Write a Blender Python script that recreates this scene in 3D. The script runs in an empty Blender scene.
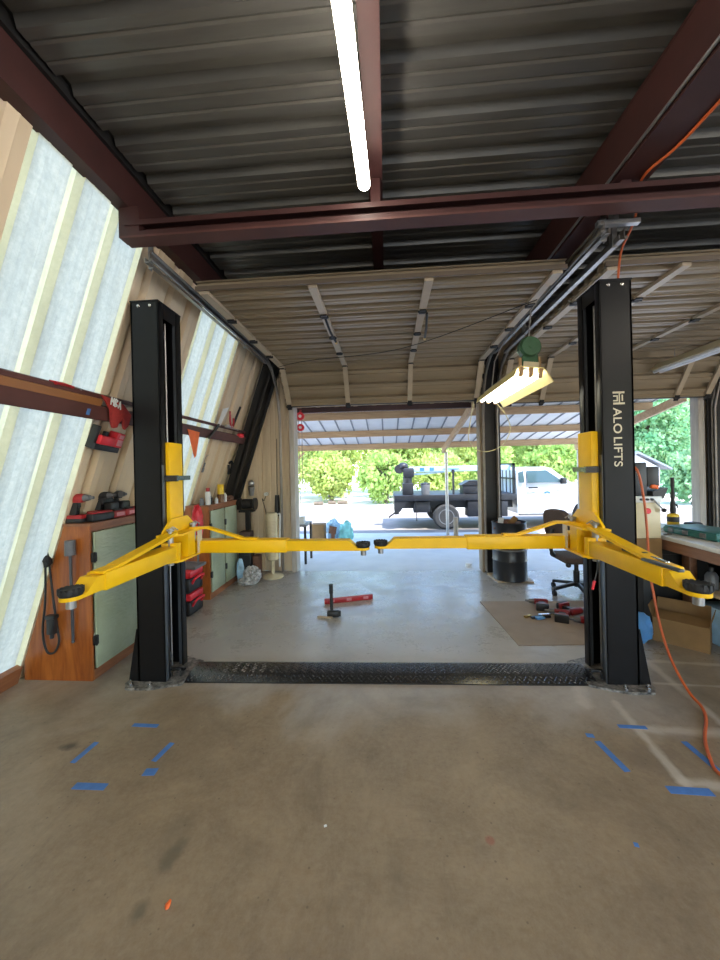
import bpy, bmesh, math, random
from mathutils import Vector, Matrix, Euler
random.seed(7)
SC = bpy.context.scene
COL = SC.collection
PI = math.pi
V = Vector
# ------------------------------------------------------------------ materials
def newmat(name):
    m = bpy.data.materials.new(name); m.use_nodes = True
    nt = m.node_tree; nt.nodes.clear()
    out = nt.nodes.new('ShaderNodeOutputMaterial')
    b = nt.nodes.new('ShaderNodeBsdfPrincipled')
    nt.links.new(b.outputs[0], out.inputs[0])
    return m, nt, b, out
def mixcol(nt, fac, a, b, mode='MIX'):
    n = nt.nodes.new('ShaderNodeMix'); n.data_type = 'RGBA'; n.blend_type = mode
    for i, v in ((0, fac), (6, a), (7, b)):
        if isinstance(v, (int, float)): n.inputs[i].default_value = v
        elif isinstance(v, tuple): n.inputs[i].default_value = (*v[:3], 1)
        else: nt.links.new(v, n.inputs[i])
    return n.outputs[2]
def mth(nt, op, a, b=None, clamp=False):
    n = nt.nodes.new('ShaderNodeMath'); n.operation = op; n.use_clamp = clamp
    for i, v in ((0, a), (1, b)):
        if v is None: continue
        if isinstance(v, (int, float)): n.inputs[i].default_value = v
        else: nt.links.new(v, n.inputs[i])
    return n.outputs[0]
def mapr(nt, v, a, b, c=0., d=1.):
    n = nt.nodes.new('ShaderNodeMapRange')
    nt.links.new(v, n.inputs[0])
    for i, k in enumerate((a, b, c, d)): n.inputs[i+1].default_value = k
    return n.outputs[0]
def noise(nt, scale, detail=4, rough=.55, stretch=None, coord='Object', dist=0.):
    tc = nt.nodes.new('ShaderNodeTexCoord'); o = tc.outputs[coord]
    if stretch:
        mp = nt.nodes.new('ShaderNodeMapping'); nt.links.new(o, mp.inputs[0])
        mp.inputs['Scale'].default_value = stretch; o = mp.outputs[0]
    n = nt.nodes.new('ShaderNodeTexNoise'); nt.links.new(o, n.inputs['Vector'])
    n.inputs['Scale'].default_value = scale; n.inputs['Detail'].default_value = detail
    n.inputs['Roughness'].default_value = rough; n.inputs['Distortion'].default_value = dist
    return n.outputs[0]
def bump(nt, b, h, strength=.2, dist=.01):
    n = nt.nodes.new('ShaderNodeBump'); n.inputs['Strength'].default_value = strength
    n.inputs['Distance'].default_value = dist
    nt.links.new(h, n.inputs['Height']); nt.links.new(n.outputs[0], b.inputs['Normal'])
def mat(name, col, rough=.5, metal=0., var=.12, scale=8., col2=None, stretch=None, bmp=0., bscale=60., coat=0., spec=.5, detail=4):
    """plain surface with noise mottling between two close colours"""
    m, nt, b, out = newmat(name)
    c2 = col2 or tuple(max(0, c*(1-var*2)) for c in col)
    f = mapr(nt, noise(nt, scale, detail, stretch=stretch), .3, .7)
    nt.links.new(mixcol(nt, f, c2, col), b.inputs['Base Color'])
    b.inputs['Roughness'].default_value = rough; b.inputs['Metallic'].default_value = metal
    b.inputs['Coat Weight'].default_value = coat; b.inputs['Specular IOR Level'].default_value = spec
    if bmp: bump(nt, b, noise(nt, bscale, 3), bmp)
    return m
def emis(name, col, s):
    m, nt, b, out = newmat(name)
    b.inputs['Base Color'].default_value = (.8, .8, .8, 1)
    b.inputs['Emission Color'].default_value = (*col, 1); b.inputs['Emission Strength'].default_value = s
    return m
def wood(name, c1, c2, scale=4., stretch=(1, 1, .12), rough=.45, coat=0.):
    m, nt, b, out = newmat(name)
    n = noise(nt, scale*2.2, 6, .6, stretch, dist=1.6)
    f = mapr(nt, n, .34, .66)
    n2 = mapr(nt, noise(nt, scale*14, 3, .6, stretch), .35, .75)
    c = mixcol(nt, f, c1, c2)
    c = mixcol(nt, mth(nt, 'MULTIPLY', n2, .3), c, tuple(k*.45 for k in c1))
    nt.links.new(c, b.inputs['Base Color']); b.inputs['Roughness'].default_value = rough
    b.inputs['Coat Weight'].default_value = coat
    bump(nt, b, n, .08)
    return m
def leafmat(name, c1, c2):
    m, nt, b, out = newmat(name)
    f = mapr(nt, noise(nt, 1.1, 3), .35, .65)
    c = mixcol(nt, f, c1, c2)
    nt.links.new(c, b.inputs['Base Color']); b.inputs['Roughness'].default_value = .6
    b.inputs['Specular IOR Level'].default_value = .2
    t = nt.nodes.new('ShaderNodeBsdfTranslucent'); nt.links.new(c, t.inputs[0])
    mx = nt.nodes.new('ShaderNodeMixShader'); mx.inputs[0].default_value = .45
    nt.links.new(b.outputs[0], mx.inputs[1]); nt.links.new(t.outputs[0], mx.inputs[2])
    nt.links.new(mx.outputs[0], out.inputs[0])
    return m
def fibre(name, col, col2, trans=.6):
    m, nt, b, out = newmat(name)
    f = mapr(nt, noise(nt, 26, 6, .7), .3, .7)
    f2 = mapr(nt, noise(nt, 3, 3, .6, (1, 6, .5)), .3, .7)
    c = mixcol(nt, f, col2, col)
    c = mixcol(nt, mth(nt, 'MULTIPLY', f2, .5), c, tuple(k*.72 for k in col2))
    nt.links.new(c, b.inputs['Base Color']); b.inputs['Roughness'].default_value = .45
    t = nt.nodes.new('ShaderNodeBsdfTranslucent'); nt.links.new(c, t.inputs[0])
    mx = nt.nodes.new('ShaderNodeMixShader'); mx.inputs[0].default_value = trans
    nt.links.new(b.outputs[0], mx.inputs[1]); nt.links.new(t.outputs[0], mx.inputs[2])
    nt.links.new(mx.outputs[0], out.inputs[0])
    return m

# floor: worn concrete with its own stains, chalk lines and blotches
def concrete():
    m, nt, b, out = newmat('worn_concrete')
    tc = nt.nodes.new('ShaderNodeTexCoord').outputs['Object']
    n1 = mapr(nt, noise(nt, .9, 6, .6, dist=.8), .3, .7)
    n2 = mapr(nt, noise(nt, 3.4, 8, .65), .32, .7)
    n3 = mapr(nt, noise(nt, 34, 6, .75), .35, .68)
    c = mixcol(nt, n1, (.265, .185, .105), (.35, .265, .175))
    c = mixcol(nt, mth(nt, 'MULTIPLY', n2, .75), c, (.16, .112, .066))
    c = mixcol(nt, mth(nt, 'MULTIPLY', n3, .34), c, (.42, .345, .25))
    n4 = mapr(nt, noise(nt, 1.7, 9, .72, dist=1.2), .5, .72)
    c = mixcol(nt, mth(nt, 'MULTIPLY', n4, .5), c, (.115, .085, .055))
    n5 = mapr(nt, noise(nt, 7, 8, .75, (1, .35, 1), dist=.6), .56, .7)
    c = mixcol(nt, mth(nt, 'MULTIPLY', n5, .22), c, (.09, .07, .05))
    # pores and specks
    vo = nt.nodes.new('ShaderNodeTexVoronoi'); vo.inputs['Scale'].default_value = 16
    nt.links.new(tc, vo.inputs['Vector'])
    c = mixcol(nt, mapr(nt, vo.outputs['Distance'], .05, .09, .55, 0.), c, (.1, .08, .06))
    # paler towards the doors: doorway light on the floor put into the colour
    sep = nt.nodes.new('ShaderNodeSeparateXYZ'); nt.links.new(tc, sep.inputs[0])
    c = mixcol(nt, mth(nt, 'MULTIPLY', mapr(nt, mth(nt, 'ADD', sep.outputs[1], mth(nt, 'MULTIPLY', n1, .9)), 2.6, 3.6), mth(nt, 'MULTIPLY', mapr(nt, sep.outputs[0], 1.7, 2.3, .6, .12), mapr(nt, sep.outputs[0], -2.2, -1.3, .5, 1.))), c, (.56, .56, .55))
    wob = noise(nt, 9, 4, .6)
    def dist_to(p, sx=1., sy=1.):
        s = nt.nodes.new('ShaderNodeVectorMath'); s.operation = 'SUBTRACT'
        nt.links.new(tc, s.inputs[0]); s.inputs[1].default_value = (p[0], p[1], 0)
        k = nt.nodes.new('ShaderNodeVectorMath'); k.operation = 'MULTIPLY'
        nt.links.new(s.outputs[0], k.inputs[0]); k.inputs[1].default_value = (sx, sy, 0)
        l = nt.nodes.new('ShaderNodeVectorMath'); l.operation = 'LENGTH'
        nt.links.new(k.outputs[0], l.inputs[0]); return l.outputs['Value']
    for (x, y, r, amt, col, sx, sy) in [(-1.843, 1.971, .075, .85, (.06, .05, .04), 1, 1.3), (-.904, 1.43, .07, .6, (.10, .085, .06), 1.3, .8),
            (-.913, 1.235, .05, .6, (.10, .085, .06), 1.2, .8), (-.93, 1.5, .13, .3, (.12, .1, .07), 1, .7), (.0, 1.42, .1, .3, (.14, .11, .07), 1.6, .6),
            (1.35, 2.02, .22, .45, (.13, .10, .075), .8, 1), (.395, 1.553, .026, .5, (.32, .05, .04), 1, 1), (-1.4, 2.3, .35, .25, (.2, .14, .08), 1, 1),
            (-1.55, 1.16, .3, .3, (.13, .10, .06), .7, 1.3), (-1.2, 2.0, .4, .2, (.15, .11, .07), .8, 1), (1.9, 2.5, .4, .35, (.16, .13, .09), 1, .8)]:
        d = mth(nt, 'ADD', dist_to((x, y), sx, sy), mth(nt, 'MULTIPLY', mth(nt, 'SUBTRACT', wob, .5), r*1.5))
        c = mixcol(nt, mapr(nt, d, r*.3, r*.8, amt, 0.), c, col)
    # pale dust lines left where something stood
    def seg(p, q, w, amt, col=(.62, .55, .46)):
        nonlocal c
        dx, dy = q[0]-p[0], q[1]-p[1]; L = math.hypot(dx, dy); dx, dy = dx/L, dy/L
        x = mth(nt, 'SUBTRACT', sep.outputs[0], p[0]); y = mth(nt, 'SUBTRACT', sep.outputs[1], p[1])
        t = mth(nt, 'ADD', mth(nt, 'MULTIPLY', x, dx), mth(nt, 'MULTIPLY', y, dy))
        s = mth(nt, 'ABSOLUTE', mth(nt, 'SUBTRACT', mth(nt, 'MULTIPLY', y, dx), mth(nt, 'MULTIPLY', x, dy)))
        over = mth(nt, 'MAXIMUM', mth(nt, 'MAXIMUM', mth(nt, 'MULTIPLY', t, -1.), mth(nt, 'SUBTRACT', t, L)), 0.)
        d = mth(nt, 'ADD', mth(nt, 'ADD', s, over), mth(nt, 'MULTIPLY', mth(nt, 'SUBTRACT', wob, .5), w*1.6))
        c = mixcol(nt, mapr(nt, d, w*.25, w, amt, 0.), c, col)
    seg((1.45, 2.5), (1.40, 1.86), .035, .55); seg((1.47, 2.25), (2.2, 2.22), .05, .5); seg((1.40, 1.88), (1.9, 1.86), .04, .55)
    seg((2.0, 3.0), (1.95, 2.3), .04, .5); seg((1.7, 3.05), (2.9, 2.95), .03, .55); seg((1.85, 2.72), (2.5, 2.68), .02, .5)
    seg((1.3, 2.7), (1.25, 2.45), .06, .4)
    nt.links.new(c, b.inputs['Base Color'])
    r = mth(nt, 'ADD', mapr(nt, n2, 0, 1, .17, .34), mth(nt, 'MULTIPLY', n3, .1))
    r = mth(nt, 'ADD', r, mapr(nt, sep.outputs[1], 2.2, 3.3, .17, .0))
    nt.links.new(r, b.inputs['Roughness']); b.inputs['Specular IOR Level'].default_value = .5
    bump(nt, b, noise(nt, 5, 8, .7), .12, .02)
    return m

M = {}
M['concrete'] = concrete()
M['apron'] = mat('apron_concrete', (.70, .70, .69), .55, var=.08, scale=3, bmp=.05)
M['gravel'] = mat('pale_gravel', (.80, .75, .66), .9, var=.1, scale=2.2, bmp=.3, bscale=14)
M['dirt_shade'] = mat('shaded_dirt_road', (.33, .285, .26), .9, var=.12, scale=1.5, bmp=.2, bscale=12)  # dirt road colour, darkened to hold the shade lying over it
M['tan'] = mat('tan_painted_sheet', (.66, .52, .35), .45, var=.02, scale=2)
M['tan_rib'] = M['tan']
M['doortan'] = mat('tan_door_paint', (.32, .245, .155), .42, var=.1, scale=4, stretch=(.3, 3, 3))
M['doorrail'] = mat('brown_door_rail', (.15, .11, .075), .5, var=.1)
M['stile'] = mat('tan_stile_paint', (.50, .40, .28), .4, var=.08)
M['fibre'] = fibre('fibreglass_panel', (.56, .52, .395), (.39, .375, .295))
M['fibre_rib'] = fibre('aged_fibreglass_rib', (.64, .57, .35), (.55, .49, .29))
M['deck'] = mat('galvalume_deck', (.165, .158, .142), .42, .55, .14, 5, stretch=(.4, 3, 1), spec=.5)
M['redsteel'] = mat('red_oxide_steel', (.048, .0125, .0105), .6, 0, .15, 5, bmp=.03)
M['redsteel2'] = mat('red_oxide_flange', (.095, .032, .026), .6, 0, .12, 5)
M['girtwood'] = mat('orange_brown_rail', (.34, .14, .045), .45, 0, .15, 5, stretch=(1, .2, 1))
M['darksteel'] = mat('dark_steel', (.022, .021, .021), .5, .3, .15, 6)
M['black'] = mat('black_powdercoat', (.006, .006, .007), .38, 0, .12, 10, coat=.0, spec=.3, bmp=.03, bscale=240)
M['blackplate'] = mat('scuffed_black_plate', (.02, .02, .021), .24, 0, .3, 18, (.008, .008, .008), spec=.9)
M['scuff'] = mat('scuffed_base_plate', (.36, .33, .29), .35, .2, .3, 34, (.018, .018, .018))
M['inner'] = mat('post_lip_steel', (.11, .12, .135), .35, .6, .12, 10)
M['yellow'] = mat('yellow_paint', (.90, .52, .003), .42, 0, .05, 7, coat=.0, spec=.35)
M['galv'] = mat('galvanised_steel', (.42, .41, .40), .38, .85, .15, 12)
M['track'] = mat('track_steel', (.30, .27, .24), .4, .7, .15, 9)
M['chrome'] = mat('bright_steel', (.65, .64, .62), .22, 1., .1, 12)
M['rubber'] = mat('black_rubber', (.016, .016, .017), .6, 0, .15, 30)
M['cabwood'] = wood('stained_plywood', (.23, .05, .007), (.46, .135, .022), 3.6, (1, 1, .14), .35, .15)
M['cabtrim'] = wood('reddish_wood_trim', (.22, .075, .03), (.34, .135, .055), 5, (1, .14, 1), .45)
M['cabdoor'] = None
M['benchwood'] = wood('bench_lumber', (.20, .085, .045), (.30, .14, .075), 4, (1, .12, 1), .55)
M['jambwood'] = wood('weathered_jamb', (.42, .38, .33), (.54, .50, .45), 5, (1, 1, .1), .6)
M['tanwood'] = wood('brown_post_trim', (.26, .19, .12), (.36, .28, .19), 5, (1, 1, .1), .6)
M['purlin'] = wood('awning_lumber', (.46, .29, .16), (.60, .42, .25), 5, (.1, 1, 1), .6)
M['white'] = mat('white_laminate', (.72, .70, .66), .4, 0, .08, 14)
M['whitesheet'] = mat('white_roof_sheet', (.84, .84, .84), .45, 0, .06, 4)
M['seam'] = mat('roof_seam', (.22, .24, .27), .5, 0, .1, 6)
M['cream'] = mat('cream_enamel', (.64, .54, .34), .35, 0, .06, 9)
M['reflector'] = mat('cream_reflector', (.80, .66, .26), .35, 0, .04, 9)
M['green'] = mat('green_plastic', (.035, .11, .045), .45, 0, .12, 14)
M['socket'] = mat('tan_lamp_holder', (.42, .25, .11), .5, 0, .1, 20)
M['tube'] = emis('lit_tube', (1., .92, .79), 36)
M['worktube'] = emis('lit_work_tube', (1., .97, .80), 7)
M['offtube'] = mat('unlit_tube', (.88, .87, .88), .25, 0, .04, 9)
M['red'] = mat('red_plastic', (.40, .016, .02), .4, 0, .1, 14)
M['reddark'] = mat('dark_red_tool_plastic', (.24, .012, .015), .45, 0, .1, 14)
M['redbright'] = mat('bright_red_plastic', (.75, .03, .045), .4, 0, .08, 14)
M['pink'] = mat('pinkish_label', (.75, .30, .32), .5, 0, .1, 40)
M['blackp'] = mat('black_plastic', (.018, .018, .020), .45, 0, .15, 20)
M['greyp'] = mat('grey_plastic', (.16, .16, .17), .45, 0, .12, 20)
M['orange'] = mat('orange_plastic', (.95, .17, .03), .55, 0, .08, 12)
M['hose'] = mat('orange_rubber_hose', (.62, .12, .028), .45, 0, .12, 10)
M['blue'] = mat('blue_masking_tape', (.075, .20, .50), .6, 0, .1, 24)
M['bluep'] = mat('blue_plastic', (.10, .30, .65), .4, 0, .15, 6)
M['teal'] = mat('teal_plastic', (.03, .16, .15), .4, 0, .12, 10)
M['card'] = mat('brown_cardboard', (.25, .14, .05), .75, 0, .08, 9)
M['cardsheet'] = mat('flat_cardboard_sheet', (.37, .29, .225), .8, 0, .08, 5)
M['brownfab'] = mat('brown_fabric', (.10, .065, .052), .9, 0, .15, 50, bmp=.2, bscale=220)
M['barrel'] = mat('black_drum_paint', (.020, .022, .028), .35, 0, .2, 8, bmp=.03)
M['rust'] = mat('rusty_scrap', (.20, .085, .045), .8, 0, .25, 30)
M['ply'] = wood('pale_plywood', (.44, .32, .2), (.54, .42, .29), 3, (1, .2, 1), .6)
M['tire'] = mat('tyre_rubber', (.05, .05, .052), .75, 0, .15, 20)
M['carwhite'] = mat('white_car_paint', (.66, .69, .73), .3, 0, .03, 3, coat=.2)
M['truckdark'] = mat('dark_truck_bed', (.028, .03, .038), .45, .2, .2, 5)
M['rim'] = mat('grey_wheel_rim', (.28, .29, .31), .35, .6, .1, 9)
M['crane'] = mat('pale_blue_boom_paint', (.45, .62, .76), .4, 0, .08, 6)
M['decalblue'] = mat('blue_door_emblem', (.05, .20, .62), .5, 0, .1, 20)
M['decalgrey'] = mat('grey_door_lettering', (.45, .45, .48), .5, 0, .1, 20)
M['bark'] = mat('tree_bark', (.16, .12, .085), .9, 0, .2, 9, bmp=.4)
M['lettering'] = mat('cream_lettering', (.62, .56, .42), .5, 0, .05, 20)
M['whitep'] = mat('white_plastic', (.75, .75, .73), .4, 0, .06, 12)
M['rope'] = mat('grey_rope', (.30, .26, .22), .8, 0, .1, 60)
M['turq'] = mat('turquoise_plastic_bag', (.25, .68, .68), .35, 0, .15, 12, bmp=.4, bscale=30)
M['palebluebag'] = mat('pale_blue_plastic_bag', (.40, .62, .80), .35, 0, .15, 12, bmp=.4, bscale=30)
M['bag'] = mat('cloudy_plastic_bag', (.55, .53, .50), .22, 0, .25, 22, (.16, .15, .14), bmp=.9, bscale=26)
M['shedroof'] = mat('grey_shed_roof', (.20, .22, .26), .6, 0, .1, 6)
M['amber'] = mat('amber_bottle', (.16, .06, .015), .25, 0, .1, 9)
M['yellowp'] = mat('yellow_plastic', (.78, .50, .02), .4, 0, .06, 9)
M['cordtan'] = mat('yellowed_cord', (.50, .45, .26), .5, 0, .1, 20)
M['brass'] = mat('brass_tip', (.75, .5, .15), .3, 1., .1, 9)
M['glove'] = mat('red_coated_glove', (.44, .035, .03), .75, 0, .15, 40, bmp=.3, bscale=120)
M['leafA'] = leafmat('yellow_green_leaves', (.36, .46, .10), (.60, .66, .24))
M['leafB'] = leafmat('mid_green_leaves', (.26, .42, .10), (.52, .62, .20))
M['leafC'] = leafmat('cool_green_leaves', (.14, .36, .18), (.42, .60, .32))
def cabdoor():
    m, nt, b, out = newmat('pale_green_hammered_panel')
    f = mapr(nt, noise(nt, 3, 5, .6), .3, .7)
    nt.links.new(mixcol(nt, f, (.29, .33, .21), (.38, .42, .30)), b.inputs['Base Color'])
    b.inputs['Roughness'].default_value = .28
    bump(nt, b, noise(nt, 16, 3, .5, (1, 1, 3.2)), .3, .02)
    return m
M['cabdoor'] = cabdoor()
def glassm():
    m, nt, b, out = newmat('truck_window_glass')
    b.inputs['Base Color'].default_value = (.05, .09, .10, 1); b.inputs['Roughness'].default_value = .08
    b.inputs['Specular IOR Level'].default_value = .3
    return m
M['glass'] = glassm()

# ------------------------------------------------------------------ mesh builder
class G:
    def __init__(s): s.b = bmesh.new(); s.mi = 0
    def _new(s, n0): 
        s.b.faces.ensure_lookup_table()
        for f in s.b.faces[n0:]: f.material_index = s.mi
    def obox(s, c, size, rot=None, bev=0., seg=2):
        n0 = len(s.b.faces)
        t = bmesh.new()
        bmesh.ops.create_cube(t, size=1)
        for v in t.verts: v.co = V((v.co.x*size[0], v.co.y*size[1], v.co.z*size[2]))
        if bev:
            bmesh.ops.bevel(t, geom=list(t.edges), offset=min(bev, min(size)*.49), segments=seg, affect='EDGES', profile=.5)
        R = (rot if isinstance(rot, Matrix) else Euler(rot).to_matrix()) if rot is not None else Matrix.Identity(3)
        vs = {v: s.b.verts.new(R @ v.co + V(c)) for v in t.verts}
        for f in t.faces: s.b.faces.new([vs[v] for v in f.verts])
        t.free(); s._new(n0); return s
    def box(s, x0, x1, y0, y1, z0, z1, bev=0., seg=2):
        return s.obox(((x0+x1)/2, (y0+y1)/2, (z0+z1)/2), (abs(x1-x0), abs(y1-y0), abs(z1-z0)), None, bev, seg)
    def rings(s, rings, cap=True, closed=False):
        n0 = len(s.b.faces)
        R = [[s.b.verts.new(p) for p in r] for r in rings]
        n = len(R[0])
        pairs = list(zip(R, R[1:])) + ([(R[-1], R[0])] if closed else [])
        for a, c in pairs:
            for i in range(n):
                j = (i+1) % n
                s.b.faces.new((a[i], a[j], c[j], c[i]))
        if cap and not closed:
            s.b.faces.new(list(reversed(R[0]))); s.b.faces.new(R[-1])
        s._new(n0); return s
    def cyl(s, p0, p1, r0, r1=None, n=16):
        p0, p1 = V(p0), V(p1); r1 = r0 if r1 is None else r1
        d = (p1-p0).normalized(); a = d.orthogonal().normalized(); b = d.cross(a)
        cs = [(math.cos(2*PI*i/n), math.sin(2*PI*i/n)) for i in range(n)]
        return s.rings([[p0+(a*c+b*k)*r0 for c, k in cs], [p1+(a*c+b*k)*r1 for c, k in cs]])
    def tube(s, pts, r, n=8, smooth=0, flat=1.):
        pts = [V(p) for p in pts]
        if smooth:
            P = []
            for i in range(len(pts)-1):
                p0 = pts[max(i-1, 0)]; p1 = pts[i]; p2 = pts[i+1]; p3 = pts[min(i+2, len(pts)-1)]
                for k in range(smooth):
                    t = k/smooth
                    P.append(.5*((2*p1)+(p2-p0)*t+(2*p0-5*p1+4*p2-p3)*t*t+(3*p1-p0-3*p2+p3)*t**3))
            P.append(pts[-1]); pts = P
        rs = []
        a = None
        for i, p in enumerate(pts):
            d = (pts[min(i+1, len(pts)-1)]-pts[max(i-1, 0)]).normalized()
            if a is None: a = d.orthogonal().normalized()
            a = (a-d*a.dot(d)).normalized(); b = d.cross(a)
            rs.append([p+a*(math.cos(2*PI*k/n)*r)+b*(math.sin(2*PI*k/n)*r*flat) for k in range(n)])
        return s.rings(rs)
    def prism(s, poly, vec):
        poly = [V(p) for p in poly]; vec = V(vec)
        n0 = len(s.b.faces)
        a = [s.b.verts.new(p) for p in poly]; c = [s.b.verts.new(p+vec) for p in poly]
        n = len(a)
        s.b.faces.new(a); s.b.faces.new(list(reversed(c)))
        for i in range(n):
            j = (i+1) % n; s.b.faces.new((a[j], a[i], c[i], c[j]))
        s._new(n0); return s
    def lathe(s, prof, o=(0, 0, 0), n=24, axis=None):
        o = V(o); R = axis or Matrix.Identity(3)
        rs = [[o+R @ V((r*math.cos(2*PI*i/n), r*math.sin(2*PI*i/n), z)) for i in range(n)] for r, z in prof]
        return s.rings(rs)
    def ball(s, c, rad, jit=0., sub=3, rot=None):
        n0 = len(s.b.faces)
        t = bmesh.new(); bmesh.ops.create_icosphere(t, subdivisions=sub, radius=1)
        R = Euler(rot).to_matrix() if rot else Matrix.Identity(3)
        vs = {}
        for v in t.verts:
            k = 1+random.uniform(-jit, jit)
            vs[v] = s.b.verts.new(R @ V((v.co.x*rad[0]*k, v.co.y*rad[1]*k, v.co.z*rad[2]*k))+V(c))
        for f in t.faces: s.b.faces.new([vs[v] for v in f.verts])
        t.free(); s._new(n0); return s
    def strip(s, A, B, mi=None):
        """ruled surface between two polylines; mi[i] = material of segment i"""
        a = [s.b.verts.new(p) for p in A]; c = [s.b.verts.new(p) for p in B]
        for i in range(len(a)-1):
            f = s.b.faces.new((a[i], a[i+1], c[i+1], c[i])); f.material_index = mi[i] if mi else s.mi
        return s
SPLIT = {'side_panel', 'gusset', 'hanger_clip', 'hanging_wire', 'lamp_holder', 'end_bracket', 'slide_rail', 'cable_pulley', 'cable_guide', 'underbody_box', 'boom_marking', 'rope', 'vial_window', 'knob', 'latch', 'motor', 'rear_hitch', 'label', 'door_seam'}
def islands(bm, m=.004):
    seen = set(); isl = []
    for v in bm.verts:
        if v in seen: continue
        st = [v]; seen.add(v); vs = []
        while st:
            u = st.pop(); vs.append(u)
            for e in u.link_edges:
                q = e.other_vert(u)
                if q not in seen: seen.add(q); st.append(q)
        isl.append([vs, [min(q.co[i] for q in vs) for i in range(3)], [max(q.co[i] for q in vs) for i in range(3)]])
    out = []
    for it in isl:
        hit = [o for o in out if any(all(a[1][k]-m <= it[2][k] and it[1][k]-m <= a[2][k] for k in range(3)) for a in o)]
        new = [it]
        for h in hit: new += h; out.remove(h)
        out.append(new)
    return [set(v for a in o for v in a[0]) for o in out]
ROOT = {}
def obj(name, g, m, parent=None, ang=35, fix=True):
    if name in SPLIT and parent is not None:
        grp = islands(g.b)
        if len(grp) > 1:
            first = None
            for S in grp:
                k = G(); vm = {v: k.b.verts.new(v.co) for v in g.b.verts if v in S}
                for f in g.b.faces:
                    if f.verts[0] in S: k.b.faces.new([vm[v] for v in f.verts]).material_index = f.material_index
                o = obj1(name, k, m, parent, ang, fix); first = first or o
            g.b.free(); return first
    return obj1(name, g, m, parent, ang, fix)
def obj1(name, g, m, parent=None, ang=35, fix=True):
    me = bpy.data.meshes.new(name)
    if fix: bmesh.ops.recalc_face_normals(g.b, faces=list(g.b.faces))
    if parent is not None:
        g.b.transform(ROOT[parent.name].inverted())
    g.b.to_mesh(me); g.b.free()
    for k in (m if isinstance(m, (list, tuple)) else [m]): me.materials.append(M[k] if isinstance(k, str) else k)
    if ang:
        for p in me.polygons: p.use_smooth = True
        me.set_sharp_from_angle(angle=math.radians(ang))
    o = bpy.data.objects.new(name, me); COL.objects.link(o)
    if parent is not None:
        o.parent = parent; ROOT[o.name] = ROOT[parent.name]
    else: ROOT[o.name] = Matrix.Identity(4)
    return o
def tag(o, label, cat, group=None):
    o['label'] = label; o['category'] = cat
    if group: o['group'] = group
    return o
def thing(name, label, cat, loc=(0, 0, 0), rot=(0, 0, 0), group=None):
    o = bpy.data.objects.new(name, None); COL.objects.link(o)
    o.empty_display_size = .1
    o.location = loc; o.rotation_euler = rot
    ROOT[o.name] = Matrix.Translation(loc) @ Euler(rot).to_matrix().to_4x4()
    return tag(o, label, cat, group)
def single(name, g, m, label, cat, loc=None, group=None, ang=35):
    """a thing that is one mesh, origin at loc"""
    if loc is not None: g.b.transform(Matrix.Translation(-V(loc)))
    o = obj(name, g, m, None, ang)
    if loc is not None: o.location = loc
    return tag(o, label, cat, group)
def struct(name, g, m, parent=None, ang=35, fix=True):
    o = obj(name, g, m, parent, ang, fix)
    if parent is None: o['kind'] = 'structure'
    return o
def dup(root, loc, rot, label=None, group=None):
    r = root.copy(); COL.objects.link(r); r.location = loc; r.rotation_euler = rot
    if label: r['label'] = label
    if group: r['group'] = group
    for ch in list(root.children):
        c = ch.copy(); COL.objects.link(c); c.parent = r
        for gch in list(ch.children):
            d = gch.copy(); COL.objects.link(d); d.parent = c
    return r
def bar(g, p, q, w, h, up=(0, 0, 1), bev=0.):
    """rectangular bar from p to q, w across, h along up"""
    p, q = V(p), V(q); d = q-p; L = d.length; d.normalize()
    u = V(up); u = (u-d*u.dot(d)).normalized(); s = d.cross(u)
    R = Matrix((s, d, u)).transposed()
    return g.obox((p+q)/2, (w, L, h), R, bev)

# ------------------------------------------------------------------ the setting
WA, WB = -2.86, .335
WN = V((1, 0, -WB)).normalized()
def wp(y, z, off=0.): return V((WA+WB*z, y, z))+WN*off
DECK = 3.60
g = G(); g.box(-3.6, 6.6, -4.2, 5.56, -.2, 0); floor = struct('floor', g, 'concrete')
g = G(); g.prism([(-9, 5.56, -.02), (-9, 9.35, -.10), (-9, 9.35, -.4), (-9, 5.56, -.4)], (20, 0, 0)); struct('driveway', g, 'apron')
g = G(); g.box(-60, 60, 9.35, 90, -.6, -.15); g.box(-30, 30, -40, -4.2, -.6, -.02); g.box(6.6, 40, -4.2, 4, -.6, -.02); g.box(-60, -9, 4, 9.35, -.6, -.15); g.box(11, 60, 4, 9.35, -.6, -.15)
struct('ground', g, 'gravel')
g = G(); g.box(-30, 30, 9.4, 14.2, -.3, -.145); struct('road', g, 'dirt_shade')  # road strip, its shade painted into the material

def ribline(a, b, pitch, phase, deep, wid=.075, minor=.006):
    """(coordinate, depth, is_rib) profile of ribbed sheet between a and b"""
    P = [(a, 0.)]
    k = math.floor((a-phase)/pitch)-1
    while True:
        c = phase+k*pitch; k += 1
        if c-wid > b: break
        for dx, d in ((-wid/2, 0), (-wid*.34, deep), (wid*.34, deep), (wid/2, 0), (pitch*.36-.012, 0), (pitch*.36, minor), (pitch*.36+.012, 0), (pitch*.64-.012, 0), (pitch*.64, minor), (pitch*.64+.012, 0)):
            if a+.002 < c+dx < b-.002: P.append((c+dx, d))
    P.append((b, 0.)); return P
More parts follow.
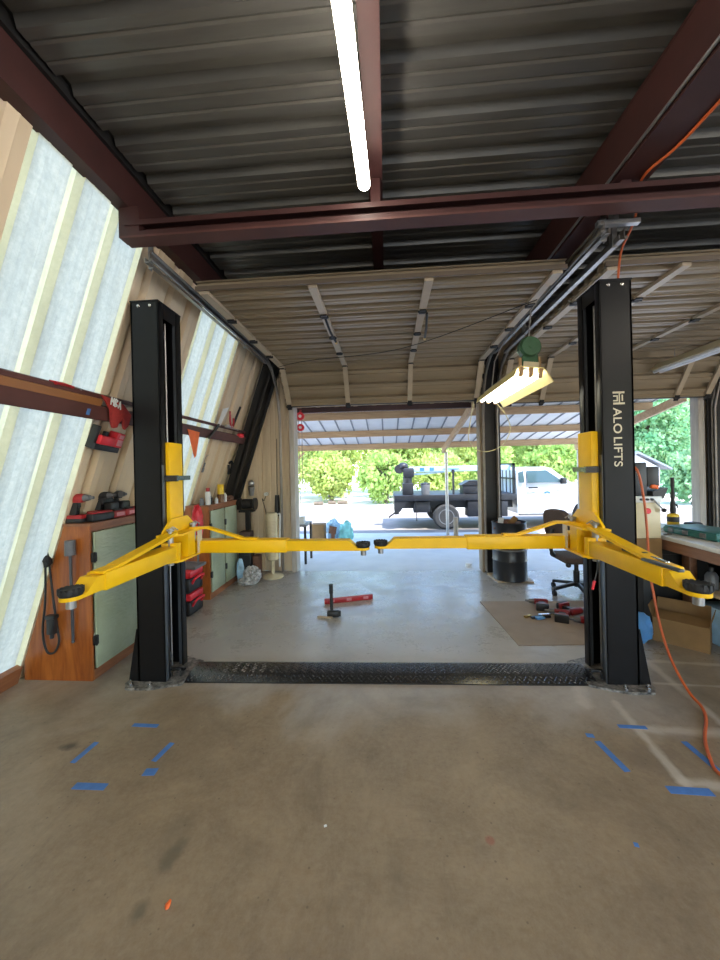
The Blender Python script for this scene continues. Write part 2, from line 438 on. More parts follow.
# left wall: alternating tan steel and fibreglass sheets, leaning inward
def wall_strip(g, y0, y1, phase, rib_mi=1):
    P = ribline(y0, y1, .29, phase, -.05, .09, .003)
    A = [wp(y, 0., d) for y, d in P]; B = [wp(y, 3.36, d) for y, d in P]
    mi = []
    for (ya, da), (yb, db) in zip(P, P[1:]): mi.append(rib_mi if (da < -.01 or db < -.01) else 0)
    g.strip(A, B, mi)
sky = [(-1.86, -.96), (-.06, .83), (1.72, 2.59), (3.49, 4.41)]
tan_rng = [(-4.2, -1.86), (-.96, -.06), (.83, 1.72), (2.59, 3.49), (4.41, 5.56)]
g = G()
for a, b in tan_rng: wall_strip(g, a, b, .1)
struct('wall_left', g, ['tan', 'tan_rib'], ang=20)
for i, (a, b) in enumerate(sky):
    g = G(); wall_strip(g, a, b, a+.28)
    struct('window_%d' % (i+1), g, ['fibre', 'fibre_rib'], ang=20)
# base board along the left wall
g = G(); g.prism([wp(-4.2, 0, .002), wp(-4.2, .14, .002), wp(-4.2, .14, .05), wp(-4.2, 0, .05)], (0, 6.75, 0)); struct('baseboard_left', g, 'cabtrim')
# roof deck
g = G()
P = ribline(-4.2, 5.7, .305, 1.80, .05, .105)
mi = [1 if (da > .01 or db > .01) else 0 for (_, da), (_, db) in zip(P, P[1:])]
g.strip([(-1.64, y, DECK+d) for y, d in P], [(6.6, y, DECK+d) for y, d in P], mi)
struct('ceiling', g, ['deck', 'deck'], ang=20)
g = G(); g.box(-1.74, 6.7, -4.3, 5.8, DECK+.055, DECK+.09); g.box(-1.72, -1.66, -4.3, 5.8, DECK-.02, DECK+.055); struct('roof_cover', g, 'darksteel')
# back and side walls behind the camera, their openings added to let in fill daylight
g = G(); g.box(-3.2, -.3, -4.32, -4.2, 0, DECK+.06); g.box(3.4, 6.6, -4.32, -4.2, 0, DECK+.06); g.box(-.3, 3.4, -4.32, -4.2, 2.4, DECK+.06); struct('wall_rear', g, 'tan')
g = G(); g.box(6.6, 6.72, -4.32, -3.6, 0, DECK+.06); g.box(6.6, 6.72, 2.2, 5.7, 0, DECK+.06); g.box(6.6, 6.72, -3.6, 2.2, 2.6, DECK+.06); struct('wall_right', g, 'tan')
# front wall with the two big doorways
def sheet_wall(g, x0, x1, z0, z1, y=5.56):
    P = ribline(x0, x1, .29, .12, .03)
    g.strip([(x, y+d, z0) for x, d in P], [(x, y+d, z1) for x, d in P])
g = G()
sheet_wall(g, -3.0, -1.50, 0, DECK); sheet_wall(g, -1.50, 6.6, 2.52, DECK); sheet_wall(g, 4.46, 6.6, 0, 2.52)
struct('wall_front', g, 'tan', ang=20)
g = G(); g.box(-3.0, -1.5, 5.63, 5.69, 0, DECK); g.box(4.5, 6.6, 5.63, 5.69, 0, DECK); g.box(-1.5, 4.5, 5.63, 5.69, 2.56, DECK)
struct('wall_front_cladding', g, 'tan')
# trims: jambs and the post between the doors
g = G(); g.box(-1.475, -1.40, 5.47, 5.70, 0, 2.56, .004); struct('trim_1', g, 'jambwood')
g = G(); g.box(1.365, 1.40, 5.46, 5.66, 0, 2.56, .004); struct('trim_2', g, 'tanwood')
g = G()
for yy in (5.47, 5.68): g.box(1.405, 1.66, yy, yy+.018, 0, 3.5)
g.box(1.53, 1.56, 5.485, 5.685, 0, 3.5); struct('trim_3', g, 'darksteel')
g = G(); g.box(4.49, 4.75, 5.46, 5.475, 0, 3.5); g.box(4.61, 4.63, 5.475, 5.55, 0, 3.5); struct('shade_strip', g, 'darksteel')  # dark column added in place of the shade right of the right jamb
g = G(); g.box(4.385, 4.47, 5.48, 5.62, 0, 2.5, .004); struct('trim_4', g, 'jambwood')
# dark steel column that follows the leaning wall in the far corner
g = G()
for y0 in (5.20, 5.48): g.prism([wp(y0, 0, .05), wp(y0, 3.5, .05), wp(y0, 3.5, .20), wp(y0, 0, .20)], (0, .02, 0))
g.prism([wp(5.2, 0, .14), wp(5.2, 3.5, .14), wp(5.2, 3.5, .16), wp(5.2, 0, .16)], (0, .28, 0))
struct('trim_5', g, 'darksteel')
# beams under the deck
def cbeam(g, p, q, h, w, t=.012, side=1):
    """channel/I section from p to q (bottom centre line), h high, w wide"""
    p, q = V(p), V(q); d = (q-p).normalized(); s = d.cross(V((0, 0, 1))).normalized()
    up = V((0, 0, 1))
    bar(g, p+up*t/2, q+up*t/2, w, t); bar(g, p+up*(h-t/2), q+up*(h-t/2), w, t)
    o = s*(side*w*.42)
    bar(g, p+o+up*(h/2), q+o+up*(h/2), t, h-2*t)
    if side == 0: return
    bar(g, p-o*1.13+up*(t*1.6), q-o*1.13+up*(t*1.6), t*.7, t*2.6)
    bar(g, p-o*1.13+up*(h-t*1.6), q-o*1.13+up*(h-t*1.6), t*.7, t*2.6)
g = G(); g.box(-1.70, -1.685, -4.1, 5.5, 3.335, 3.598); g.box(-1.76, -1.665, -4.1, 5.5, 3.325, 3.337); g.box(-1.70, -1.665, -4.1, 5.5, 3.585, 3.598); g.box(-1.676, -1.665, -4.1, 5.5, 3.337, 3.36); struct('trim_6', g, 'redsteel')
g = G(); cbeam(g, (1.51, -4.1, 3.27), (1.51, 5.5, 3.27), .32, .20, side=-1); cbeam(g, (1.46, -4.1, 3.272), (1.46, 5.5, 3.272), .316, .1, side=-1)
struct('trim_7', g, 'redsteel')
g = G(); cbeam(g, (-.035, -4.1, 3.40), (-.035, 5.5, 3.40), .19, .09, side=1); struct('trim_8', g, 'redsteel')
g = G(); g.mi = 0; cbeam(g, (-1.70, 2.34, 3.125), (6.5, 2.34, 3.125), .11, .09, side=-1)
g.mi = 1; g.box(-1.72, 6.5, 2.285, 2.395, 3.113, 3.127)
g.mi = 0; g.box(-1.74, -1.60, 2.30, 2.38, 3.127, 3.33)

for xx in (-.035, 1.48, 4.6): g.box(xx-.03, xx+.03, 2.32, 2.36, 3.23, 3.41 if xx < 0 else 3.28)
struct('trim_9', g, ['redsteel', 'redsteel2'])
g = G(); cbeam(g, (4.6, -4.1, 3.27), (4.6, 5.5, 3.27), .32, .20, side=1); struct('trim_10', g, 'redsteel')
g = G(); g.cyl((1.40, -4, 3.295), (1.40, 5.3, 3.295), .009, n=8); struct('trim_11', g, 'galv')
# girt along the left wall
g = G(); g.mi = 0
def wq(pts): return [wp(-4.1, z, o) for z, o in pts]
L = (0, 9.55, 0)
g.prism(wq([(1.99, .10), (1.99, .115), (2.075, .115), (2.075, .10)]), L)       # outer web
g.prism(wq([(1.99, .0), (1.99, .115), (2.003, .115), (2.003, .0)]), L)
g.prism(wq([(2.075, .0), (2.075, .115), (2.087, .115), (2.087, .0)]), L)
g.mi = 1; g.prism(wq([(2.088, .012), (2.088, .112), (2.135, .112), (2.135, .012)]), (0, 6.6, 0))
g.mi = 0; g.prism(wq([(2.136, .0), (2.136, .09), (2.165, .09), (2.165, .0)]), L)
struct('trim_12', g, ['redsteel2', 'girtwood'])

# ------------------------------------------------------------------ sectional garage doors, rolled up
def door_profile(n=90):
    """(s, d): ribbed section, s 0..1, d = relief"""
    P = [(0, 0)]
    for k in range(3):
        o = k/3
        P += [(o+.03, 0), (o+.04, .065), (o+.165, .065), (o+.175, .0), (o+.225, 0), (o+.235, .008), (o+.255, .008), (o+.265, 0), (o+.32, 0)]
    return P+[(1, 0)]
def garage_door(name, x0, x1, zb, stiles, tip):
    d0 = G(); d0.box(x0, x1, 2.815, 2.83, 3.012, 3.045)
    root = struct(name, d0, 'doorrail')
    Zt = 3.03
    pts = [(2.83, Zt), (3.38, Zt), (3.94, Zt), (4.49, Zt), (5.06, Zt), (5.43, zb)]
    for i in range(5):
        a = V((0, *pts[i])); b = V((0, *pts[i+1])); d = b-a; n = V((1, 0, 0)).cross(d).normalized()   # n: outside (up)
        if n.z < 0: n = -n
        g = G(); prof = door_profile()
        g.strip([V((x0, 0, 0))+a+d*s+n*(r-.012) for s, r in prof], [V((x1, 0, 0))+a+d*s+n*(r-.012) for s, r in prof])
        bar(g, V((x0, 0, 0))+a+d*.5+n*.06, V((x1, 0, 0))+a+d*.5+n*.06, d.length, .006, n)
        # lapped seam
        bar(g, V((x0, 0, 0))+b-d*.012-n*.016, V((x1, 0, 0))+b-d*.012-n*.016, .02, .012, n)
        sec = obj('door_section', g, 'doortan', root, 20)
        for sx, w in stiles:
            k = G(); bar(k, V((sx, 0, 0))+a+d*.02-n*.024, V((sx, 0, 0))+b-d*.02-n*.024, w, .03, n)
            obj('stile', k, 'stile', sec)
            h = G()
            hp = V((sx, 0, 0))+b-n*.045
            bar(h, hp-d.normalized()*.04, hp+d.normalized()*.04, w*.9, .012, n); h.cyl(hp+V((-w*.6, 0, 0)), hp+V((w*.6, 0, 0)), .012, n=8)
            obj('hinge', h, 'darksteel', sec)
    g = G(); g.mi = 0; bar(g, (x0, 5.435, zb-.005), (x1, 5.435, zb-.005), .05, .03)
    obj('bottom_seal', g, 'darksteel', root)
    for sx, dy in tip:
        g = G(); g.mi = 0; g.tube([(sx, 3.42, 2.985), (sx+.015, 3.62, 2.93), (sx+.03, 3.90, 2.93)], .012, 8)
        g.mi = 1; g.cyl((sx+.03, 3.90, 2.93), (sx+.031, 3.94, 2.928), .014, n=8)
        obj('lift_handle', g, ['darksteel', 'brass'], root)
    return root
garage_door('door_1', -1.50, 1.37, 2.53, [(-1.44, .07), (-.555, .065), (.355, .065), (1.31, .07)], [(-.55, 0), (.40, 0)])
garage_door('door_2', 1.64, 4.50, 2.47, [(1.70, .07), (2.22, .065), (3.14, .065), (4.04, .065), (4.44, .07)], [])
# spring cable running across the doors
g = G(); g.tube([(-1.5, 4.9, 2.96), (-1.0, 4.6, 2.95), (.2, 4.3, 2.955), (1.3, 3.2, 2.96)], .004, 6, 6)
single('lift_cable', g, 'darksteel', 'thin black cable sagging across the underside of the raised left garage door', 'cable', (-1.5, 4.9, 2.96))
# tracks
def track(x, y0, label, side, hang_z=3.27, zv=2.9):
    t = thing('door_track', label, 'door track', (x, y0, 3.0), (0, 0, 0), 'overhead door tracks')
    g = G()
    Zt = 3.07
    path = [(x, y0, Zt), (x, 4.75, Zt)]+[(x, 4.75+.62*math.sin(a), Zt-.62+.62*math.cos(a)) for a in [i*PI/16 for i in range(1, 8)]]+[(x, 5.42, 2.3), (x, 5.42, .03)]
    for off in (-.028, .028):
        g.tube([V(p)+V((0, 0, 0)) + (V((0, 0, off)) if i < 2 else V((0, off*math.sin(min(1, (i-1)/8)*PI/2), off*math.cos(min(1, (i-1)/8)*PI/2)))) for i, p in enumerate(path)], .011, 6)
    for a, b in zip(path, path[1:]):
        d = V(b)-V(a); u = V((1, 0, 0)).cross(d).normalized()
        bar(g, V(a)+V((side*.012, 0, 0)), V(b)+V((side*.012, 0, 0)), .004, .056, u)
    obj('rail', g, 'track', t)
    g = G()
    bar(g, (x+side*.03, y0, Zt-.045), (x+side*.03, 4.9, Zt-.045), .032, .006)
    bar(g, (x+side*.045, y0, Zt-.03), (x+side*.045, 4.9, Zt-.03), .005, .035)
    obj('angle_iron', g, 'galv', t)
    for yy in (y0+.06, 4.2):
        g = G(); bar(g, (x+side*.04, yy, Zt-.06), (x+side*.04, yy, hang_z), .035, .005, (0, 1, 0)); bar(g, (x+side*.055, yy+.015, Zt-.06), (x+side*.055, yy+.015, hang_z), .005, .03, (0, 1, 0))
        obj('hanger_strap', g, 'galv', t)
    return t
track(-1.60, 2.42, 'steel overhead door track hung beside the leaning wall at left', -1)
track(1.405, 2.44, 'left one of the paired steel door tracks above the hanging work light', 1)
track(1.60, 2.52, 'right one of the paired steel door tracks, next to the lettered post', -1)
track(4.54, 2.9, 'steel overhead door track at the far right of the right doorway', 1)
g = G(); bar(g, (1.38, 2.46, 3.1), (1.64, 2.46, 3.1), .035, .03); bar(g, (1.50, 2.46, 3.09), (1.50, 2.46, 3.27), .035, .006, (0, 1, 0))
single('track_crossbar', g, 'galv', 'short perforated steel angle joining the front ends of the paired door tracks', 'bracket', (1.5, 2.46, 3.1))

# ------------------------------------------------------------------ two-post lift
PX = {'L': -1.768, 'R': 1.609}; PY = {'L': 2.58, 'R': 2.665}
def lift_post(side, label):
    s = 1 if side == 'L' else -1        # inward direction (+x for left)
    cx, y0 = PX[side], PY[side]; y1 = y0+.29; HH = 2.83; hw = .107
    t = thing('lift_post', label, 'car lift post', (cx, (y0+y1)/2, 0), (0, 0, 0), 'posts of the two-post car lift')
    X = lambda d: cx+s*d                # d measured inward from post centre
    def bx(g, d0, d1, ya, yb, za, zb, bev=0.): g.box(min(X(d0), X(d1)), max(X(d0), X(d1)), ya, yb, za, zb, bev)
    g = G()
    bx(g, -hw, hw, y0, y0+.012, .015, HH); bx(g, -hw, hw, y1-.012, y1, .015, HH); bx(g, -hw, -hw+.012, y0, y1, .015, HH)
    bx(g, hw-.012, hw, y0, y0+.06, .015, HH, .003); bx(g, hw-.012, hw, y1-.06, y1, .015, HH, .003)
    col = obj('column', g, 'black', t, 30)
    g = G(); bx(g, hw-.03, hw-.012, y0+.058, y0+.066, .03, HH-.05); bx(g, hw-.03, hw-.012, y1-.066, y1-.058, .03, HH-.05)
    bx(g, hw-.0005, hw+.004, y0+.002, y0+.03, .02, 1.62)
    obj('slide_rail', g, 'inner', col)
    g = G(); bx(g, -hw-.004, hw+.004, y0-.006, y1+.006, HH, HH+.012, .003)
    bx(g, hw-.01, hw-.004, y0+.06, y1-.06, HH-.10, HH)
    obj('top_plate', g, 'black', t)
    for dx in (-.045, .045):
        g = G(); g.lathe([(.001, .010), (.008, .009), (.013, .004), (.013, 0)], (cx+dx, y0, HH-.028), 12, Euler((PI/2, 0, 0)).to_matrix()); obj('bolt', g, 'chrome', t)
    g = G(); g.cyl((X(.05), y0+.17, .05), (X(.05), y0+.17, HH-.1), .007, n=10); obj('hydraulic_rod', g, 'galv', t)
    g = G(); g.cyl((X(.03), y0+.10, HH-.2), (X(.06), y0+.10, HH-.2), .045, n=20); g.cyl((X(.06), y0+.06, .16), (X(.09), y0+.06, .16), .045, n=20); obj('cable_pulley', g, 'inner', t)
    # base plate with clipped corners, gusset, anchor bolts
    g = G()
    oct_ = [(-.19, y0-.03), (-.15, y0-.085), (.02, y0-.085), (.235, y0-.01), (.235, y1+.02), (.06, y1+.085), (-.15, y1+.085), (-.19, y1+.03)]
    g.prism([(X(a), b, 0) for a, b in oct_], (0, 0, .016)); bp = obj('base_plate', g, 'scuff', t)
    for a, b in ((-.13, y0-.05), (.02, y0-.055), (-.16, y1-.05), (-.13, y1+.05), (.04, y1+.05)):
        g = G(); g.cyl((X(a), b, .016), (X(a), b, .03), .016, n=6); g.cyl((X(a), b, .03), (X(a), b, .055), .008, n=8); obj('anchor_bolt', g, 'chrome', bp)
    g = G(); g.prism([(X(-hw), y0+.004, .016), (X(-hw-.075), y0+.004, .016), (X(-hw-.075), y0+.004, .03), (X(-hw-.012), y0+.004, .40), (X(-hw), y0+.004, .40)], (0, .012, 0))
    g.prism([(X(-hw), y1-.016, .016), (X(-hw-.075), y1-.016, .016), (X(-hw-.075), y1-.016, .03), (X(-hw-.012), y1-.016, .40), (X(-hw), y1-.016, .40)], (0, .012, 0))
    obj('gusset', g, 'black', t)
    g = G(); bx(g, hw-.02, hw+.09, y0+.08, y0+.11, .055, .065); g.tube([(X(hw+.01), y0+.05, .03), (X(hw+.02), y0+.05, .085), (X(hw+.07), y0+.06, .085), (X(hw+.08), y0+.06, .03)], .008, 8)
    obj('cable_guide', g, 'blackplate', t)
    # carriage
    ya, yb = y0+.055, y1-.055
    g = G(); bx(g, .02, .135 if side == 'L' else .155, ya, yb, .92, 1.79, .008); car = obj('carriage', g, 'yellow', t)
    yc = (ya+yb)/2
    for nm, zz, hh in (('top', 1.095, .014), ('bottom', .905, .014)):
        g = G(); poly = [(.10, yc-.215), (.19, yc-.215), (.258, yc-.15), (.258, yc+.15), (.19, yc+.215), (.10, yc+.215)]
        g.prism([(X(a), b, zz) for a, b in poly], (0, 0, hh)); obj('yoke_plate', g, 'yellow', car)
    g = G(); poly = [(yc-.215, 1.10), (yc-.215, 1.13), (yc-.11, 1.215), (yc+.11, 1.215), (yc+.215, 1.13), (yc+.215, 1.10)]
    g.prism([(X(.14), a, b) for a, b in poly], (s*.016, 0, 0)); bx(g, .13, .245, yc-.05, yc+.05, .92, 1.10); obj('stiffener', g, 'yellow', car)
    for yy in (yc-.155, yc+.155):
        g = G(); g.cyl((X(.172), yy, .88), (X(.172), yy, 1.135), .021, n=14); g.cyl((X(.172), yy, 1.135), (X(.172), yy, 1.148), .03, n=14)
        obj('arm_pin', g, 'galv', car)
        g = G(); g.cyl((X(.20), yy-.05, 1.108), (X(.20), yy-.05, 1.14), .012, n=10); g.tube([(X(.17), yy-.04, 1.14), (X(.205), yy-.02, 1.165), (X(.23), yy, 1.14)], .005, 6); obj('lock_lever', g, 'galv', car)
    g = G(); bx(g, .05, .19, ya-.012, yb+.012, 1.50, 1.535); bx(g, hw, .21, ya-.03, ya-.01, 1.495, 1.54); obj('lock_bracket', g, 'blackplate', car)
    # arms
    def arm(P, Q, name, outer, inner):
        P, Q = V(P), V(Q); d = (Q-P).normalized(); up = V((0, 0, 1)); L = (Q-P).length
        sd = d.cross(up)
        a = P; g = G()
        w, h = .115, .10
        bar(g, a-d*.02, a+d*outer, w, h, up, .006)
        bar(g, a-d*.03, a+d*.02, w+.010, h+.045, up, .004)
        ao = obj(name, g, 'yellow', t)
        g = G()
        tip = a+d*inner
        poly = [tip-d*.30-up*.038, tip-d*.01-up*.038, tip+d*.0-up*.02, tip-d*.05+up*.038, tip-d*.30+up*.038]
        pl2 = [a+d*(outer-.02)-up*.040, tip+d*.02-up*.040, tip+d*.02-up*.028, tip-d*.055+up*.040, a+d*(outer-.02)+up*.040]
        g.prism([p-sd*.049 for p in pl2], sd*.098)
        # flat rounded tip
        tp = [tip-sd*.049-up*.040]+[tip+d*.055+(d*math.cos(x)+sd*math.sin(x))*.05-up*.040 for x in [-PI/2+i*PI/10 for i in range(11)]]+[tip+sd*.049-up*.040]
        g.prism(tp, up*.019)
        obj('extension', g, 'yellow', ao)
        g = G(); pc = tip+d*.055
        g.cyl(pc-up*.085, pc-up*.03, .022, n=14); obj('pad_screw', g, 'galv', ao)
        g = G()
        pr = [(.001, -.028), (.05, -.028), (.063, -.012), (.063, .008), (.052, .018), (.03, .012), (.001, .012)]
        pr = [(r*.85, z) for r, z in pr]; g.lathe(pr, pc, 28)
        for k in range(14):
            x = 2*PI*k/14; g.obox(pc+V((math.cos(x)*.049, math.sin(x)*.049, .006)), (.014, .012, .026), (0, 0, x))
        obj('rubber_pad', g, 'rubber', ao)
        return ao, a, d, up, sd
    zc = .96
    sx = X(.172)
    # arm towards the viewer
    pe = V((sx-s*.0-.0, yc-.155, zc+.012)); 
    qe = V((sx, 1.67, zc+.016))
    ao, a, d, up, sd = arm(pe, qe, 'arm', .69, .795 if side == 'L' else .785)
    g = G()
    p0 = V((X(.20), yc-.17, 1.118)); p1 = a+d*.58+up*.056+V((s*.01, 0, 0))
    bar(g, p0, p1, .075, .02, up); bar(g, p1, p1+d*.12+up*-.003, .075, .012, up); obj('arm_restraint', g, 'yellow', ao)
    # arm towards the other post
    pe = V((X(.172), yc+.155, zc)); qe = V((X(1.6), yc+.155 - (.0 if side == 'L' else .02), zc))
    ln = 1.34 if side == 'L' else 1.447
    ao, a, d, up, sd = arm(pe, qe, 'arm', .79 if side == 'L' else .83, ln)
    g = G(); p0 = V((X(.18), yc+.10, 1.112)); p1 = p0+V((s*.13, .03, .0)); p2 = a+d*.42+up*.056
    bar(g, p0, p1, .055, .018, up); bar(g, p1, p2, .055, .018, up); bar(g, p2, p2+d*.12, .055, .012, up); obj('arm_restraint', g, 'yellow', ao)
    g = G(); bx(g, .259, .262, yc+.085, yc+.125, .985, 1.055); bx(g, .25, .259, yc+.075, yc+.135, .919, 1.095); obj('sticker', g, 'cream', car)
    return t, X, y0
PL, XL, _ = lift_post('L', 'black lift post at left with yellow arms, by the wooden cabinet')
PR, XR, yR = lift_post('R', 'black lift post at right with cream lettering down its front')
# cream lettering down the right post
def lettering():
    cu = bpy.data.curves.new('lettering', 'FONT'); cu.body = 'ALO LIFTS'; cu.size = 1; cu.extrude = .0
    cu.space_character = 1.06; cu.space_word = .55; cu.offset = .012
    o = bpy.data.objects.new('tmp', cu); COL.objects.link(o)
    bpy.context.view_layer.update()
    me = bpy.data.meshes.new_from_object(o.evaluated_get(bpy.context.evaluated_depsgraph_get()))
    bpy.data.objects.remove(o)
    xs = [v.co.x for v in me.vertices]; ys = [v.co.y for v in me.vertices]
    x0, x1, ya, yb = min(xs), max(xs), min(ys), max(ys)
    g = G(); g.b.from_mesh(me); bpy.data.meshes.remove(me)
    zt, zb, xl, xr = 1.945, 1.535, 1.577, 1.634
    for v in g.b.verts:   # text x -> down, text up -> +x
        u = (v.co.x-x0)/(x1-x0); w = (v.co.y-ya)/(yb-ya)
        v.co = V((xl+(xr-xl)*w, yR-.0022, zt+(zb-zt)*u))
    return g
g = lettering(); g.mi = 0
def lb(x0, x1, z0, z1): g.box(x0, x1, yR-.0022, yR-.0004, z0, z1)
k = .00735
def lp(px0, px1, py0, py1): lb(1.577+(px0-612.6)*k*.98, 1.577+(px1-612.6)*k*.98, 2.058-(py1-391.6)*k, 2.058-(py0-391.6)*k)
lp(612.6, 623.4, 391.8, 393.6); lp(613, 623.6, 402.2, 404); lp(613, 616.8, 395.4, 396.6); lp(613, 616.8, 399.8, 401)
lp(616.2, 617.4, 395.4, 401); lp(618.2, 619.2, 393.4, 402.4); lp(620.8, 622, 395, 400.8); lp(618.2, 620.2, 392, 394); 
obj('lettering', g, 'lettering', PR, 0, fix=True)
# release cable with red grip
g = G(); g.mi = 0; g.tube([(1.425, 2.62, .93), (1.42, 2.61, .84), (1.395, 2.60, .76)], .004, 6, 4); g.mi = 1; g.cyl((1.395, 2.60, .76), (1.38, 2.60, .70), .010, .008, 8)
obj('release_cable', g, ['darksteel', 'redbright'], PR)
# steel floor cover with raised lozenges
t = thing('floor_cover', 'black diamond plate floor cover running between the two lift posts', 'floor plate', (-.02, 2.8, 0))
A0, A1 = V((-1.535, 2.60, 0)), V((1.45, 2.67, 0)); dd = (A1-A0); LL = dd.length; dx = dd.normalized(); dy = V((-dx.y, dx.x, 0))
g = G(); pr = [(0, 0), (0, .008), (.085, .032), (.235, .032), (.29, .008), (.29, 0)]
g.prism([A0+dy*a+V((0, 0, b)) for a, b in pr], dx*LL)
obj('plate', g, 'blackplate', t, 20)
g = G()
def loz(c, u, v, n, a, b, h):
    vs = [g.b.verts.new(p) for p in (c+u*a, c+v*b, c-u*a, c-v*b)]; tp = g.b.verts.new(c+n*h)
    for i in range(4): g.b.faces.new((vs[i], vs[(i+1) % 4], tp))
sl = V((0, 0, 0))
for face, (s0, s1) in (('front', (.006, .082)), ('top', (.088, .234))):
    r = 0; s_ = s0+.012
    while s_ < s1-.006:
        for i in range(int(LL/.036)):
            u_ = .02+i*.036+(.018 if r % 2 else 0)
            if face == 'front':
                zz = .008+.024*(s_/.085); n = (dy*-.024+V((0, 0, .085))).normalized(); vv = (dy*.085+V((0, 0, .024))).normalized()
            else: zz = .032; n = V((0, 0, 1)); vv = dy
            c = A0+dx*u_+dy*s_+V((0, 0, zz))
            th = .8 if (i+r) % 2 else -.8
            loz(c, dx*math.cos(th)+vv*math.sin(th), -dx*math.sin(th)+vv*math.cos(th), n, .015, .0055, .005)
        r += 1; s_ += .021
o = obj('tread_pattern', g, 'blackplate', t, 0); o['kind'] = 'stuff'

# ------------------------------------------------------------------ lights of the room, plus two added fill tubes
def ceiling_tube(x0, x1, ya, yb, z, label, drop=.0, group='long ceiling tube lights', m='tube'):
    t = thing('tube_light', label, 'ceiling light', (x0, yb, z), (0, 0, 0), group)
    p, q = V((x0, yb, z)), V((x1, ya, z)); d = (q-p).normalized()
    g = G(); bar(g, p+V((0, 0, .055)), q+V((0, 0, .055)), .05, .03); obj('housing', g, 'whitep', t)
    g = G(); pts = [p+d*.0, p+d*.02, q-d*.02, q]
    n = 14; rs = []
    for pt, k in ((p, .3), (p+d*.012, .8), (p+d*.03, 1), (q-d*.03, 1), (q-d*.012, .8), (q, .3)):
        rs.append([pt+V((math.cos(2*PI*i/n)*.036*k, 0, .012+math.sin(2*PI*i/n)*.028*k)) for i in range(n)])
    g.rings(rs); obj('diffuser', g, m, t)
    g = G()
    for f in (.15, .85):
        c = p+(q-p)*f; bar(g, c+V((0, 0, .065)), c+V((0, 0, .16+drop)), .02, .004, (0, 1, 0))
    obj('hanger_clip', g, 'galv', t)
    return t
ceiling_tube(-.098, -.17, .0, 2.20, 3.235, 'long lit white tube light under the ceiling beam at top centre')
ceiling_tube(3.2, 3.2, -1.0, 1.4, 3.235, 'added fill tube light under the ceiling of the right bay, out of view', .2)  # unseen tube added to brighten the room
ceiling_tube(-.1, -.1, -3.4, -1.0, 3.235, 'added fill tube light under the ceiling behind the viewer')  # second unseen tube, also added as fill light
# work light hanging from the door tracks
t = thing('work_light', 'lit fluorescent work light with cream wing reflector and green cord reel, hung from tracks', 'work light', (1.20, 3.55, 2.30))
ly0, ly1 = 2.98, 4.22; lx, lz = 1.155, 2.285
tl = .12                                # tilt of the row of tubes
def lpnt(u, y, w): c, s = math.cos(tl), math.sin(tl); return V((lx+u*c+w*s, y, lz-u*s+w*c))
g = G(); pr = [(-.125, -.03), (-.115, .02), (-.09, .045), (.09, .045), (.115, .02), (.175, -.055), (.18, -.05), (.12, .028), (.092, .052), (-.092, .052), (-.12, .026), (-.13, -.026)]
g.prism([lpnt(u, ly0, w) for u, w in pr], (0, ly1-ly0, 0)); obj('reflector', g, 'reflector', t)
for u in (-.075, 0, .075):
    g = G(); g.cyl(lpnt(u, ly0+.02, .0), lpnt(u, ly1-.02, .0), .019, n=14); obj('tube', g, 'worktube', t)
    g = G(); 
    for yy in (ly0, ly1-.03): g.obox(lpnt(u, yy+.015, .01), (.03, .03, .075), (0, tl, 0), .006)
    obj('lamp_holder', g, 'socket', t)
g = G(); g.obox(lpnt(0, (ly0+ly1)/2, .075), (.12, ly1-ly0-.04, .045), (0, tl, 0), .004); obj('ballast_housing', g, 'cream', t)
g = G(); g.cyl((1.16, ly0+.02, 2.50), (1.16, ly0+.08, 2.50), .084, n=28); g.cyl((1.16, ly0-.005, 2.50), (1.16, ly0+.02, 2.50), .072, .078, 28); g.cyl((1.16, ly0-.012, 2.50), (1.16, ly0, 2.50), .02, n=14)
g.obox((1.16, ly0+.06, 2.385), (.125, .07, .11), None, .012); obj('cord_reel', g, 'green', t)
g = G()
for xx in (1.085, 1.235): g.tube([(xx, ly0+.04, 2.42), (xx, ly0+.04, 2.30)], .012, 8)
obj('end_bracket', g, 'socket', t)
g = G()
g.tube([(1.16, ly0+.05, 2.58), (1.18, ly0+.05, 2.80), (1.36, ly0+.05, 3.02)], .006, 6); g.tube([(1.16, 4.1, 2.36), (1.2, 4.1, 2.7), (1.36, 4.1, 3.02)], .006, 6)
obj('hanging_wire', g, 'galv', t)
g = G(); g.tube([(.97, 4.1, 2.27), (.93, 4.12, 2.05), (.905, 4.1, 1.85), (1.0, 4.1, 1.735), (1.13, 4.1, 1.72), (1.27, 4.1, 1.79), (1.36, 4.12, 1.95), (1.32, 4.14, 2.12), (1.22, 4.15, 2.26)], .0045, 8, 6)
obj('power_cord', g, 'cordtan', t)
# unlit fixture at right
t = thing('shop_light', 'unlit white fluorescent strip fixture under the right raised door', 'ceiling light', (3.66, 4.2, 2.80))
g = G(); g.prism([(3.57, 3.0, 2.79), (3.62, 3.0, 2.87), (3.70, 3.0, 2.87), (3.75, 3.0, 2.79)], (0, 2.22, 0)); obj('housing', g, 'cream', t)
for xx in (3.62, 3.70):
    g = G(); g.cyl((xx, 3.02, 2.775), (xx, 5.2, 2.775), .021, n=12); obj('tube', g, 'offtube', t)
g = G()
for yy in (3.3, 4.9): g.tube([(3.66, yy, 2.87), (3.66, yy, 3.0)], .004, 6)
obj('hanging_wire', g, 'galv', t)

